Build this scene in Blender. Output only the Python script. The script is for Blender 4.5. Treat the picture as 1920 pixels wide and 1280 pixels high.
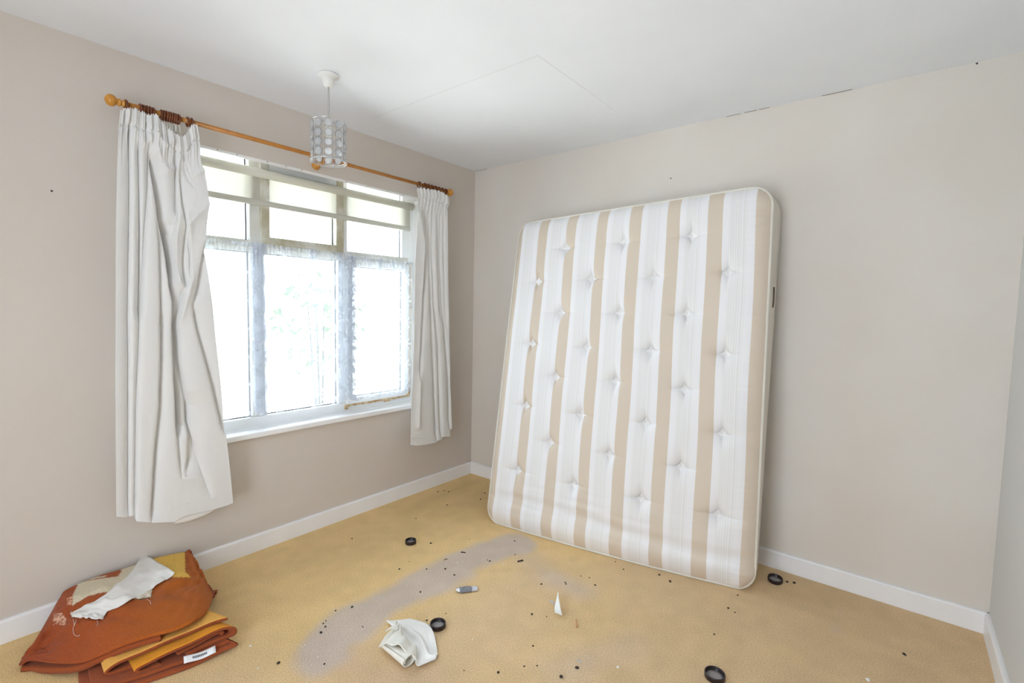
import bpy, bmesh, math, random
import numpy as np
from mathutils import Vector, Matrix
from mathutils.bvhtree import BVHTree

for o in list(bpy.data.objects):
    bpy.data.objects.remove(o, do_unlink=True)
SC = bpy.context.scene
COL = SC.collection
PI = math.pi

# ------------------------------------------------------------------ camera
F_PX = 910.46
CAM = np.array([2.66468, -2.82829, 1.34237])
YAW, PITCH, ROLL = -0.674722, -0.068875, 0.020260
cyw, syw = math.cos(YAW), math.sin(YAW)
_d = np.array([syw*math.cos(PITCH), cyw*math.cos(PITCH), math.sin(PITCH)])
_r = np.array([cyw, -syw, 0.0])
_u = np.cross(_r, _d)
AX_R = _r*math.cos(ROLL)+_u*math.sin(ROLL)
AX_U = -_r*math.sin(ROLL)+_u*math.cos(ROLL)
AX_D = _d
cam_data = bpy.data.cameras.new('camera')
cam_data.sensor_width = 36.0
cam_data.lens = F_PX/1920*36.0
cam_data.clip_start = 0.02
cam = bpy.data.objects.new('camera', cam_data)
COL.objects.link(cam)
M = Matrix.Identity(4)
for i in range(3):
    M[i][0] = AX_R[i]; M[i][1] = AX_U[i]; M[i][2] = -AX_D[i]; M[i][3] = CAM[i]
cam.matrix_world = M
SC.camera = cam


def at(u, v, axis, val):
    """photo pixel -> point of the known room plane  axis = val"""
    d = AX_R*((u-960)/F_PX) - AX_U*((v-640)/F_PX) + AX_D
    t = (val-CAM[axis])/d[axis]
    return CAM + t*d


def ray(u, v):
    d = AX_R*((u-960)/F_PX) - AX_U*((v-640)/F_PX) + AX_D
    return d/np.linalg.norm(d)


def proj(P):
    q = np.asarray(P)-CAM
    z = q@AX_D
    return 960+F_PX*(q@AX_R)/z, 640-F_PX*(q@AX_U)/z


# ------------------------------------------------------------------ world and light
world = bpy.data.worlds.new('daylight')
SC.world = world
world.use_nodes = True
bg = world.node_tree.nodes['Background']
bg.inputs[0].default_value = (0.81, 0.90, 1.0, 1)
bg.inputs[1].default_value = 8.0
SC.view_settings.view_transform = 'Standard'
SC.view_settings.look = 'None'
SC.view_settings.gamma = 1
SC.view_settings.use_curve_mapping = False
SC.view_settings.exposure = 0.22
cy = SC.cycles
cy.use_denoising = True
try:
    cy.denoiser = 'OPENIMAGEDENOISE'
except Exception:
    pass
cy.max_bounces = 14
cy.diffuse_bounces = 9
cy.transparent_max_bounces = 24
cy.transmission_bounces = 6
cy.sample_clamp_indirect = 12
cy.caustics_reflective = False
cy.caustics_refractive = False

ROOM_W, ROOM_H, REAR = 3.028, 2.40, -3.95
WIN_Y0, WIN_Y1, WIN_Z0, WIN_Z1 = -2.13, -0.53, 0.655, 2.17   # opening behind the inner skin
FILL_X0, FILL_X1, FILL_Z = 1.35, 2.50, 2.05  # extent of the added fill-light opening in the rear wall


def area(name, loc, rot, sx, sy, power, portal=False, color=(1, 1, 1)):
    l = bpy.data.lights.new(name, 'AREA')
    l.shape = 'RECTANGLE'; l.size = sx; l.size_y = sy
    l.energy = power; l.color = color
    l.cycles.is_portal = portal
    o = bpy.data.objects.new(name, l); COL.objects.link(o)
    o.location = loc; o.rotation_euler = rot
    return o


area('window_portal', (-0.27, (WIN_Y0+WIN_Y1)/2, (WIN_Z0+WIN_Z1)/2), (0, -PI/2, 0), 1.55, 1.65, 1, True)
area('fill_portal', ((FILL_X0+FILL_X1)/2, REAR-0.16, FILL_Z/2), (PI/2, 0, 0), FILL_X1-FILL_X0, FILL_Z, 1, True)  # samples the sky through the added rear opening

sun = bpy.data.lights.new('sun', 'SUN'); sun.energy = 22; sun.angle = 0.02; sun.color = (1.0, 0.97, 0.93)
sun_o = bpy.data.objects.new('sun', sun); COL.objects.link(sun_o)
sun_o.rotation_euler = Vector((0.185, -0.05, -0.98)).to_track_quat('-Z', 'Y').to_euler()   # high midday sun on the paving and the sill

# ------------------------------------------------------------------ materials
MATS = {}


def mat(name, color=(0.8, 0.8, 0.8), rough=0.6, metal=0.0, spec=0.5, sheen=0.0, noise=None, bump=None, **kw):
    if name in MATS:
        return MATS[name]
    m = bpy.data.materials.new(name); m.use_nodes = True
    nt = m.node_tree; b = nt.nodes['Principled BSDF']
    b.inputs['Base Color'].default_value = (*color, 1)
    b.inputs['Roughness'].default_value = rough
    b.inputs['Metallic'].default_value = metal
    b.inputs['Specular IOR Level'].default_value = spec
    if sheen:
        b.inputs['Sheen Weight'].default_value = sheen
        b.inputs['Sheen Roughness'].default_value = 0.6
    tc = nt.nodes.new('ShaderNodeTexCoord')
    if noise:          # (scale, second colour, amount)
        n = nt.nodes.new('ShaderNodeTexNoise'); n.inputs['Scale'].default_value = noise[0]
        n.inputs['Detail'].default_value = 4
        nt.links.new(tc.outputs['Object'], n.inputs['Vector'])
        mx = nt.nodes.new('ShaderNodeMix'); mx.data_type = 'RGBA'
        mx.inputs[6].default_value = (*color, 1); mx.inputs[7].default_value = (*noise[1], 1)
        mr = nt.nodes.new('ShaderNodeMapRange'); mr.inputs[1].default_value = 0.35; mr.inputs[2].default_value = 0.65
        mr.inputs[4].default_value = noise[2]
        nt.links.new(n.outputs[0], mr.inputs[0]); nt.links.new(mr.outputs[0], mx.inputs[0])
        nt.links.new(mx.outputs[2], b.inputs['Base Color'])
    if bump:           # (scale, strength, distance)
        n = nt.nodes.new('ShaderNodeTexNoise'); n.inputs['Scale'].default_value = bump[0]
        n.inputs['Detail'].default_value = 3
        nt.links.new(tc.outputs['Object'], n.inputs['Vector'])
        bp = nt.nodes.new('ShaderNodeBump'); bp.inputs['Strength'].default_value = bump[1]
        bp.inputs['Distance'].default_value = bump[2]
        nt.links.new(n.outputs[0], bp.inputs['Height']); nt.links.new(bp.outputs[0], b.inputs['Normal'])
    MATS[name] = m
    return m


def lin(r, g, b):
    f = lambda c: (c/255/12.92) if c/255 <= 0.04045 else ((c/255+0.055)/1.055)**2.4
    return (f(r), f(g), f(b))


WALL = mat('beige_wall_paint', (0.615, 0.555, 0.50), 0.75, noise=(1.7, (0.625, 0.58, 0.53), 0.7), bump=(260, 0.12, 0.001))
WALLB = mat('pale_beige_back_wall', (0.68, 0.63, 0.57), 0.75, noise=(1.5, (0.72, 0.69, 0.65), 0.8), bump=(260, 0.12, 0.001))  # paler, less saturated beige than the window wall
WALLR = mat('pale_grey_right_wall', (0.64, 0.645, 0.64), 0.6, noise=(1.2, (0.60, 0.605, 0.595), 0.6), bump=(260, 0.12, 0.001))  # greyer and cooler than the back wall
WHITE = mat('white_gloss_paint', (0.86, 0.86, 0.875), 0.38, noise=(9, (0.81, 0.81, 0.82), 0.5))
UPVC = mat('white_window_plastic', (0.78, 0.79, 0.79), 0.35)
CURT = mat('white_curtain_cotton', (0.74, 0.735, 0.725), 0.85, sheen=0.1, bump=(900, 0.15, 0.0006))
LINING = mat('white_curtain_lining', (0.84, 0.84, 0.83), 0.85)
WOOD = mat('honey_varnished_wood', lin(190, 128, 56), 0.33, noise=(26, lin(164, 100, 38), 0.6))
WOODF = mat('pale_varnished_wood', lin(206, 146, 58), 0.3, noise=(20, lin(190, 122, 40), 0.5))
RING = mat('dark_brown_wood', lin(122, 62, 28), 0.4, noise=(60, lin(84, 38, 16), 0.6))
PLAS = mat('white_plastic', (0.82, 0.82, 0.80), 0.35)
CHROME = mat('chrome_wire', (0.72, 0.72, 0.74), 0.22, metal=1.0)
DARK = mat('black_gasket', (0.03, 0.035, 0.04), 0.5)
PIPE = mat('cream_piping', (0.70, 0.675, 0.61), 0.7)
SIDE = mat('cream_mattress_border', (0.70, 0.655, 0.59), 0.8, bump=(500, 0.2, 0.0008))
TUFT = mat('white_felt_tuft', (0.86, 0.86, 0.87), 0.9)
BROWNB = mat('rust_brown_wool', lin(158, 76, 28), 0.95, sheen=0.08, noise=(240, lin(128, 54, 18), 0.6), bump=(420, 0.5, 0.002))
YELB = mat('pale_yellow_wool', lin(233, 178, 84), 0.95, sheen=0.05, noise=(200, lin(214, 150, 60), 0.5), bump=(420, 0.4, 0.002))
ORNB = mat('amber_wool', lin(224, 150, 28), 0.95, sheen=0.05, noise=(200, lin(205, 128, 18), 0.5), bump=(420, 0.4, 0.002))
CLOTH = mat('white_cotton_cloth', (0.82, 0.81, 0.785), 0.9, noise=(14, (0.72, 0.71, 0.69), 0.45), bump=(1200, 0.3, 0.0005))
CUP = mat('dark_brown_bakelite', (0.022, 0.012, 0.012), 0.33)
CUPIN = mat('dusty_grey_inside', (0.30, 0.28, 0.28), 0.6)
CRUMB = mat('dark_soil_crumb', (0.035, 0.025, 0.016), 0.9)
RUST = mat('rusty_sealant', lin(212, 190, 150), 0.8, noise=(38, lin(160, 120, 66), 0.9))
ARMAT = mat('grass_green', (0.10, 0.17, 0.05), 0.8)


def glass_mat():
    m = bpy.data.materials.new('window_glass'); m.use_nodes = True
    nt = m.node_tree; nt.nodes.clear()
    out = nt.nodes.new('ShaderNodeOutputMaterial'); mx = nt.nodes.new('ShaderNodeMixShader')
    t = nt.nodes.new('ShaderNodeBsdfTransparent'); g = nt.nodes.new('ShaderNodeBsdfGlossy')
    t.inputs[0].default_value = (0.96, 0.98, 0.97, 1); g.inputs['Roughness'].default_value = 0.02
    fr = nt.nodes.new('ShaderNodeFresnel'); fr.inputs[0].default_value = 1.2
    nt.links.new(fr.outputs[0], mx.inputs[0]); nt.links.new(t.outputs[0], mx.inputs[1])
    nt.links.new(g.outputs[0], mx.inputs[2]); nt.links.new(mx.outputs[0], out.inputs[0])
    return m


GLASS = glass_mat()


def sheer_mat(name, color, alpha, lace=False, through=0.38):
    """light woven cloth: part of the light passes straight through, the rest is scattered"""
    m = bpy.data.materials.new(name); m.use_nodes = True
    nt = m.node_tree; nt.nodes.clear(); N = nt.nodes.new; L = nt.links.new
    out = N('ShaderNodeOutputMaterial'); mx = N('ShaderNodeMixShader'); ad = N('ShaderNodeMixShader')
    t = N('ShaderNodeBsdfTransparent'); d = N('ShaderNodeBsdfDiffuse'); tl = N('ShaderNodeBsdfTranslucent')
    d.inputs[0].default_value = (*color, 1); tl.inputs[0].default_value = (*color, 1)
    ad.inputs[0].default_value = through
    L(d.outputs[0], ad.inputs[1]); L(tl.outputs[0], ad.inputs[2])
    L(t.outputs[0], mx.inputs[1]); L(ad.outputs[0], mx.inputs[2]); L(mx.outputs[0], out.inputs[0])
    mx.inputs[0].default_value = alpha
    if lace:
        uv = N('ShaderNodeUVMap')
        sc = N('ShaderNodeVectorMath'); sc.operation = 'SCALE'; sc.inputs['Scale'].default_value = 1.0
        L(uv.outputs[0], sc.inputs[0])
        fl = N('ShaderNodeVectorMath'); fl.operation = 'FRACTION'; L(sc.outputs[0], fl.inputs[0])
        sb = N('ShaderNodeVectorMath'); sb.operation = 'SUBTRACT'; sb.inputs[1].default_value = (0.5, 0.5, 0)
        L(fl.outputs[0], sb.inputs[0])
        me_ = N('ShaderNodeVectorMath'); me_.operation = 'MULTIPLY'; me_.inputs[1].default_value = (0.85, 1.5, 0); L(sb.outputs[0], me_.inputs[0])
        sx = N('ShaderNodeSeparateXYZ'); L(me_.outputs[0], sx.inputs[0])
        an = N('ShaderNodeMath'); an.operation = 'ARCTAN2'; L(sx.outputs[1], an.inputs[0]); L(sx.outputs[0], an.inputs[1])
        ml = N('ShaderNodeMath'); ml.operation = 'MULTIPLY'; ml.inputs[1].default_value = 6; L(an.outputs[0], ml.inputs[0])
        cs = N('ShaderNodeMath'); cs.operation = 'COSINE'; L(ml.outputs[0], cs.inputs[0])
        ab = N('ShaderNodeMath'); ab.operation = 'MULTIPLY_ADD'; ab.inputs[1].default_value = 0.17; ab.inputs[2].default_value = 0.30
        L(cs.outputs[0], ab.inputs[0])
        ln = N('ShaderNodeVectorMath'); ln.operation = 'LENGTH'; L(me_.outputs[0], ln.inputs[0])
        lt = N('ShaderNodeMath'); lt.operation = 'LESS_THAN'; L(ln.outputs['Value'], lt.inputs[0]); L(ab.outputs[0], lt.inputs[1])
        mr = N('ShaderNodeMapRange'); mr.inputs[3].default_value = alpha*0.75; mr.inputs[4].default_value = min(1, alpha*1.5)
        L(lt.outputs[0], mr.inputs[0]); L(mr.outputs[0], mx.inputs[0])
    return m


BLIND = sheer_mat('cream_blind_fabric', (0.60, 0.58, 0.50), 0.982, through=0.20)
LACE = sheer_mat('white_net_lace', (0.66, 0.70, 0.77), 0.50, True, through=0.24)


def crystal_mat():
    m = bpy.data.materials.new('clear_cut_glass'); m.use_nodes = True
    nt = m.node_tree; nt.nodes.clear(); N = nt.nodes.new; L = nt.links.new
    out = N('ShaderNodeOutputMaterial'); a = N('ShaderNodeMixShader'); b = N('ShaderNodeMixShader')
    t = N('ShaderNodeBsdfTransparent'); g = N('ShaderNodeBsdfGlossy'); d = N('ShaderNodeBsdfTranslucent'); d2 = N('ShaderNodeBsdfDiffuse')
    g.inputs['Roughness'].default_value = 0.08
    d.inputs[0].default_value = (0.95, 0.96, 1, 1); d2.inputs[0].default_value = (0.93, 0.94, 0.97, 1)
    c = N('ShaderNodeMixShader'); c.inputs[0].default_value = 0.5
    L(d.outputs[0], c.inputs[1]); L(d2.outputs[0], c.inputs[2])
    a.inputs[0].default_value = 0.62; L(t.outputs[0], a.inputs[1]); L(c.outputs[0], a.inputs[2])
    fr = N('ShaderNodeFresnel'); fr.inputs[0].default_value = 1.6
    L(fr.outputs[0], b.inputs[0]); L(a.outputs[0], b.inputs[1]); L(g.outputs[0], b.inputs[2]); L(b.outputs[0], out.inputs[0])
    return m


CRYSTAL = crystal_mat()
CLEARP = sheer_mat('clear_plastic_film', (0.85, 0.87, 0.9), 0.42)


def attr_mat(name, rough=0.9, fuzz=240, amt=0.25, bump=(420, 0.4, 0.002), sheen=0.2):
    """colour read from the mesh's own colour attribute, mottled by noise"""
    m = bpy.data.materials.new(name); m.use_nodes = True
    nt = m.node_tree; b = nt.nodes['Principled BSDF']; N = nt.nodes.new; L = nt.links.new
    at_ = N('ShaderNodeAttribute'); at_.attribute_name = 'Col'
    tc = N('ShaderNodeTexCoord'); n = N('ShaderNodeTexNoise'); n.inputs['Scale'].default_value = fuzz
    n.inputs['Detail'].default_value = 3
    L(tc.outputs['Object'], n.inputs['Vector'])
    mr = N('ShaderNodeMapRange'); mr.inputs[1].default_value = 0.3; mr.inputs[2].default_value = 0.7
    mr.inputs[3].default_value = 1-amt; mr.inputs[4].default_value = 1+amt; L(n.outputs[0], mr.inputs[0])
    v = N('ShaderNodeVectorMath'); v.operation = 'SCALE'; L(at_.outputs['Color'], v.inputs[0]); L(mr.outputs[0], v.inputs['Scale'])
    L(v.outputs[0], b.inputs['Base Color'])
    b.inputs['Roughness'].default_value = rough
    b.inputs['Sheen Weight'].default_value = sheen
    n2 = N('ShaderNodeTexNoise'); n2.inputs['Scale'].default_value = bump[0]; L(tc.outputs['Object'], n2.inputs['Vector'])
    bp = N('ShaderNodeBump'); bp.inputs['Strength'].default_value = bump[1]; bp.inputs['Distance'].default_value = bump[2]
    L(n2.outputs[0], bp.inputs['Height']); L(bp.outputs[0], b.inputs['Normal'])
    return m


# ------------------------------------------------------------------ helpers
def link(name, me, m=None, parent=None):
    o = bpy.data.objects.new(name, me); COL.objects.link(o)
    if m is not None:
        for q in (m if isinstance(m, (list, tuple)) else [m]):
            me.materials.append(q)
    if parent is not None:
        o.parent = parent
    return o


def smooth(me, on=True):
    me.polygons.foreach_set('use_smooth', [on]*len(me.polygons))


def from_bm(name, bm, m=None, parent=None, sm=False):
    me = bpy.data.meshes.new(name)
    bmesh.ops.recalc_face_normals(bm, faces=bm.faces)
    bm.to_mesh(me); bm.free()
    if sm:
        smooth(me)
    return link(name, me, m, parent)


def grid_obj(name, P, m=None, parent=None, closed_u=False, closed_v=False, uv=None, sm=True, flip=False, cols=None):
    P = np.asarray(P, float); n, k = P.shape[:2]
    idx = np.arange(n*k).reshape(n, k)
    a = idx if not closed_u else np.vstack([idx, idx[:1]])
    if closed_v:
        a = np.hstack([a, a[:, :1]])
    q = np.stack([a[:-1, :-1], a[:-1, 1:], a[1:, 1:], a[1:, :-1]], -1).reshape(-1, 4)
    if flip:
        q = q[:, ::-1]
    me = bpy.data.meshes.new(name)
    me.from_pydata(P.reshape(-1, 3).tolist(), [], q.tolist())
    if uv is not None:
        ul = me.uv_layers.new(name='UVMap')
        U = np.asarray(uv, float).reshape(-1, 2)
        ul.data.foreach_set('uv', U[q.reshape(-1)].reshape(-1))
    if cols is not None:
        ca = me.color_attributes.new('Col', 'FLOAT_COLOR', 'POINT')
        C = np.ones((n*k, 4)); C[:, :3] = np.asarray(cols).reshape(-1, 3)
        ca.data.foreach_set('color', C.reshape(-1))
    if sm:
        smooth(me)
    me.update()
    return link(name, me, m, parent)


def box(bm, x0, x1, y0, y1, z0, z1, bev=0.0):
    vs = [bm.verts.new((x, y, z)) for x in (x0, x1) for y in (y0, y1) for z in (z0, z1)]
    fs = []
    for f in ((0, 1, 3, 2), (4, 6, 7, 5), (0, 4, 5, 1), (2, 3, 7, 6), (0, 2, 6, 4), (1, 5, 7, 3)):
        fs.append(bm.faces.new([vs[i] for i in f]))
    if bev:
        es = list({e for f in fs for e in f.edges})
        bmesh.ops.recalc_face_normals(bm, faces=fs)
        bmesh.ops.bevel(bm, geom=es, offset=bev, segments=2, affect='EDGES', profile=0.5)


def box_obj(name, x0, x1, y0, y1, z0, z1, m, parent=None, bev=0.0):
    bm = bmesh.new(); box(bm, x0, x1, y0, y1, z0, z1, bev)
    return from_bm(name, bm, m, parent)


def lathe(bm, prof, c=(0, 0, 0), axis=2, seg=32, cap=True):
    """prof: list of (radius, height)"""
    rings = []
    for r, h in prof:
        ring = []
        for i in range(seg):
            a = 2*PI*i/seg
            p = [r*math.cos(a), r*math.sin(a), h]
            if axis == 1:
                p = [p[0], p[2], p[1]]
            if axis == 0:
                p = [p[2], p[0], p[1]]
            ring.append(bm.verts.new((p[0]+c[0], p[1]+c[1], p[2]+c[2])))
        rings.append(ring)
    for a, b in zip(rings, rings[1:]):
        for i in range(seg):
            bm.faces.new((a[i], a[(i+1) % seg], b[(i+1) % seg], b[i]))
    if cap:
        bm.faces.new(rings[0][::-1]); bm.faces.new(rings[-1])


def lathe_obj(name, prof, c, m, parent=None, axis=2, seg=32, cap=True):
    bm = bmesh.new(); lathe(bm, prof, c, axis, seg, cap)
    return from_bm(name, bm, m, parent, True)


def tube_pts(pts, r, seg=8, closed=False):
    pts = np.asarray(pts, float); n = len(pts)
    rr = r if hasattr(r, '__len__') else [r]*n
    if closed:
        T = np.roll(pts, -1, 0)-np.roll(pts, 1, 0)
    else:
        T = np.gradient(pts, axis=0)
    T /= np.linalg.norm(T, axis=1)[:, None]+1e-12
    up = np.array([0, 0, 1.0])
    if abs(T[0]@up) > 0.9:
        up = np.array([1.0, 0, 0])
    out = []; nrm = np.cross(T[0], up); nrm /= np.linalg.norm(nrm)
    for i in range(n):
        nrm = nrm-T[i]*(nrm@T[i]); nrm /= np.linalg.norm(nrm)
        b = np.cross(T[i], nrm)
        out.append([pts[i]+rr[i]*(math.cos(2*PI*k/seg)*nrm+math.sin(2*PI*k/seg)*b) for k in range(seg)])
    return np.array(out)


def tube(name, pts, r, m, parent=None, seg=8, closed=False):
    return grid_obj(name, tube_pts(pts, r, seg, closed), m, parent, closed_u=closed, closed_v=True)


def solidify(o, th, offset=-1, rim=None, back=None):
    md = o.modifiers.new('thickness', 'SOLIDIFY'); md.thickness = th; md.offset = offset
    if rim is not None:
        md.material_offset_rim = rim
    if back is not None:
        md.material_offset = back
    return o


def empty(name, loc=(0, 0, 0)):
    o = bpy.data.objects.new(name, None); COL.objects.link(o); o.location = loc
    o.empty_display_size = 0.05
    return o


def tag(o, label, cat, group=None):
    o['label'] = label; o['category'] = cat
    if group:
        o['group'] = group
    return o


def keep(parent, *obs):
    """parent without moving (parts are modelled in room coordinates)"""
    for o in obs:
        o.parent = parent
        o.matrix_parent_inverse = parent.matrix_world.inverted() if parent.parent else Matrix.Translation(-Vector(parent.location))
    return obs


def copy_tree(src):
    r = src.copy(); COL.objects.link(r)
    for ch in src.children:
        c = ch.copy(); COL.objects.link(c); c.parent = r
        c.matrix_parent_inverse = ch.matrix_parent_inverse.copy()
    return r


def struct(o):
    o['kind'] = 'structure'
    return o


def vnoise(shape, cells, seed):
    """smooth 2D value noise"""
    rs = np.random.RandomState(seed)
    g = rs.rand(cells[0]+3, cells[1]+3)
    a = np.linspace(0, cells[0], shape[0]); b = np.linspace(0, cells[1], shape[1])
    ia = a.astype(int); ib = b.astype(int)
    fa = a-ia; fb = b-ib
    fa = fa*fa*(3-2*fa); fb = fb*fb*(3-2*fb)
    A = g[ia][:, ib]; B = g[ia+1][:, ib]; C = g[ia][:, ib+1]; D = g[ia+1][:, ib+1]
    fa = fa[:, None]; fb = fb[None]
    return (A*(1-fa)+B*fa)*(1-fb)+(C*(1-fa)+D*fa)*fb-0.5


# ------------------------------------------------------------------ room shell
# floor with the mustard carpet; old lilac-grey soiling lies across it
nx, ny = 330, 400
X = np.linspace(0, ROOM_W, nx); Y = np.linspace(REAR, 0, ny)
XX, YY = np.meshgrid(X, Y, indexing='ij')


def seg_dist(px, py, a, b):
    a = np.array(a); b = np.array(b); d = b-a
    t = np.clip(((px-a[0])*d[0]+(py-a[1])*d[1])/(d@d), 0, 1)
    return np.hypot(px-a[0]-t*d[0], py-a[1]-t*d[1]), t


n1 = vnoise((nx, ny), (22, 28), 3); n2 = vnoise((nx, ny), (60, 75), 4); n3 = vnoise((nx, ny), (7, 9), 5)
base = np.array([0.76, 0.535, 0.245]); brown = np.array([0.65, 0.465, 0.27])
lilac = np.array([0.56, 0.46, 0.385]); dull = np.array([0.52, 0.36, 0.14])
colr = np.ones((nx, ny, 3))*base
# warmer/browner towards the right and the camera side
w = np.clip((XX-0.95)/0.9+(-YY-0.7)*0.35+n3*0.9+n1*0.3, 0, 1)[..., None]*0.85
colr = colr*(1-w)+brown*w


def blot(pts, rad, soft, col, amt):
    global colr
    dd = np.full(XX.shape, 9.0)
    for a, b in zip(pts, pts[1:]):
        d_, _t = seg_dist(XX, YY, a, b)
        dd = np.minimum(dd, d_)
    k = np.clip((rad-dd+n1*0.07+n2*0.03)/soft, 0, 1)[..., None]*amt
    colr = colr*(1-k)+np.array(col)*k


def fl(u, v):
    return at(u, v, 2, 0.0)[:2]


blot([fl(600, 1215), fl(700, 1262), fl(800, 1278)], 0.16, 0.16, brown*0.86+np.array([0.03, 0.01, 0.03]), 0.75)
blot([fl(965, 1018), fl(865, 1056), fl(765, 1108), fl(700, 1140), fl(615, 1192), fl(600, 1222)], 0.142, 0.055, lilac, 0.92)
blot([fl(960, 1030), fl(1040, 1085), fl(1090, 1110)], 0.12, 0.14, lilac, 0.55)
blot([fl(1180, 1200), fl(1060, 1260)], 0.12, 0.14, lilac, 0.35)
blot([fl(1583, 1120), fl(1565, 1180)], 0.025, 0.05, lilac, 0.5)
blot([fl(760, 960), fl(880, 905)], 0.10, 0.14, dull, 0.45)
blot([fl(1640, 1170), fl(1480, 1230)], 0.05, 0.15, dull, 0.35)
colr = colr*(1+0.10*n2[..., None]+0.08*n1[..., None])
floor_m = attr_mat('mustard_carpet', 1.0, 190, 0.20, (300, 0.6, 0.004), 0.1)
floorP = np.stack([XX, YY, np.zeros_like(XX)+0.0], -1)
floor = struct(grid_obj('floor', floorP, floor_m, cols=colr, flip=True))
struct(box_obj('subfloor', -0.25, ROOM_W+0.15, REAR-0.15, 0.15, -0.12, -0.004, mat('dark_floor_slab', (0.3, 0.3, 0.3))))

# window wall with its opening (inner skin hangs lower than the frame head)
bm = bmesh.new()
SK = 0.012
for (x0, x1, zt, ya, yb) in ((-SK, 0.0, 2.083, WIN_Y0+0.005, WIN_Y1-0.005), (-0.26, -SK, WIN_Z1, WIN_Y0, WIN_Y1)):
    box(bm, x0, x1, REAR, ya, 0, ROOM_H)
    box(bm, x0, x1, yb, 0.15 if x0 < -0.1 else 0.0, 0, ROOM_H)
    box(bm, x0, x1, ya, yb, 0, WIN_Z0-0.03)
    box(bm, x0, x1, ya, yb, zt, ROOM_H)
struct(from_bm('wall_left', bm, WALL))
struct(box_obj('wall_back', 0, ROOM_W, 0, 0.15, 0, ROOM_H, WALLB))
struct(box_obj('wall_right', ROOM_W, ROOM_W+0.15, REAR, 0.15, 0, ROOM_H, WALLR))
bm = bmesh.new()
box(bm, -0.26, FILL_X0, REAR-0.15, REAR, 0, ROOM_H); box(bm, FILL_X1, ROOM_W+0.15, REAR-0.15, REAR, 0, ROOM_H)
box(bm, FILL_X0, FILL_X1, REAR-0.15, REAR, FILL_Z, ROOM_H)
struct(from_bm('wall_rear', bm, WALL))


def ceiling_mat():
    m = bpy.data.materials.new('white_ceiling_paint'); m.use_nodes = True
    nt = m.node_tree; b = nt.nodes['Principled BSDF']; N = nt.nodes.new; L = nt.links.new
    b.inputs['Roughness'].default_value = 0.8
    tc = N('ShaderNodeTexCoord'); n = N('ShaderNodeTexNoise'); n.inputs['Scale'].default_value = 2.2
    L(tc.outputs['Object'], n.inputs['Vector'])
    cr = N('ShaderNodeValToRGB'); cr.color_ramp.elements[0].position = 0.3; cr.color_ramp.elements[1].position = 0.7
    cr.color_ramp.elements[0].color = (0.79, 0.82, 0.875, 1); cr.color_ramp.elements[1].color = (0.83, 0.86, 0.915, 1)
    L(n.outputs[0], cr.inputs[0]); L(cr.outputs[0], b.inputs['Base Color'])
    n2_ = N('ShaderNodeTexNoise'); n2_.inputs['Scale'].default_value = 120; L(tc.outputs['Object'], n2_.inputs['Vector'])
    bp = N('ShaderNodeBump'); bp.inputs['Strength'].default_value = 0.15; bp.inputs['Distance'].default_value = 0.001
    L(n2_.outputs[0], bp.inputs['Height']); L(bp.outputs[0], b.inputs['Normal'])
    return m


CEIL = ceiling_mat()
struct(box_obj('ceiling', -0.26, ROOM_W+0.15, REAR-0.15, 0.15, ROOM_H, ROOM_H+0.12, CEIL))
# plasterboard joints and the hairline gap over the back wall
JOINT = mat('plaster_joint', (0.72, 0.73, 0.75), 0.8)
GAP = mat('dark_hairline_gap', (0.09, 0.08, 0.07), 0.9)
struct(box_obj('trim_1', 1.408, 1.412, -1.13, -0.44, ROOM_H-0.0005, ROOM_H, JOINT))
struct(box_obj('trim_2', 0.25, 1.41, -1.126, -1.122, ROOM_H-0.0005, ROOM_H, JOINT))
for k, (a, b) in enumerate(((1.86, 1.93), (1.95, 2.01), (2.02, 2.07), (2.30, 2.42), (0.01, 0.12))):
    struct(box_obj('trim_%d' % (k+3), a, b, -0.0025, 0.001, ROOM_H-0.0014, ROOM_H, GAP))

# skirting boards
BH = 0.0925


def skirting(name, pts):
    """profile swept along a wall; pts = (start, end, inward normal)"""
    a, b, n = (np.array(q, float) for q in pts)
    prof = [(0, 0), (0.015, 0), (0.015, BH-0.008), (0.012, BH-0.002), (0.007, BH), (0, BH)]
    bm_ = bmesh.new(); R = []
    for p in (a, b):
        R.append([bm_.verts.new((p[0]+n[0]*d, p[1]+n[1]*d, h)) for d, h in prof])
    for i in range(len(prof)-1):
        bm_.faces.new((R[0][i], R[0][i+1], R[1][i+1], R[1][i]))
    bm_.faces.new(R[0]); bm_.faces.new(R[1][::-1])
    return struct(from_bm(name, bm_, WHITE))


skirting('baseboard_left', ((0, REAR), (0, 0), (1, 0)))
skirting('baseboard_back', ((0, 0), (ROOM_W, 0), (0, -1)))
skirting('baseboard_right', ((ROOM_W, 0), (ROOM_W, REAR), (-1, 0)))

# ------------------------------------------------------------------ window
win = struct(empty('window_1', (-0.1, -1.33, WIN_Z0)))
FX0, FX1 = -0.165, -0.09      # frame depth
y0, y1, z0, z1 = WIN_Y0, WIN_Y1, WIN_Z0, WIN_Z1
MUL1, MUL2 = (-1.655, -1.583), (-1.132, -1.064)


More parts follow.
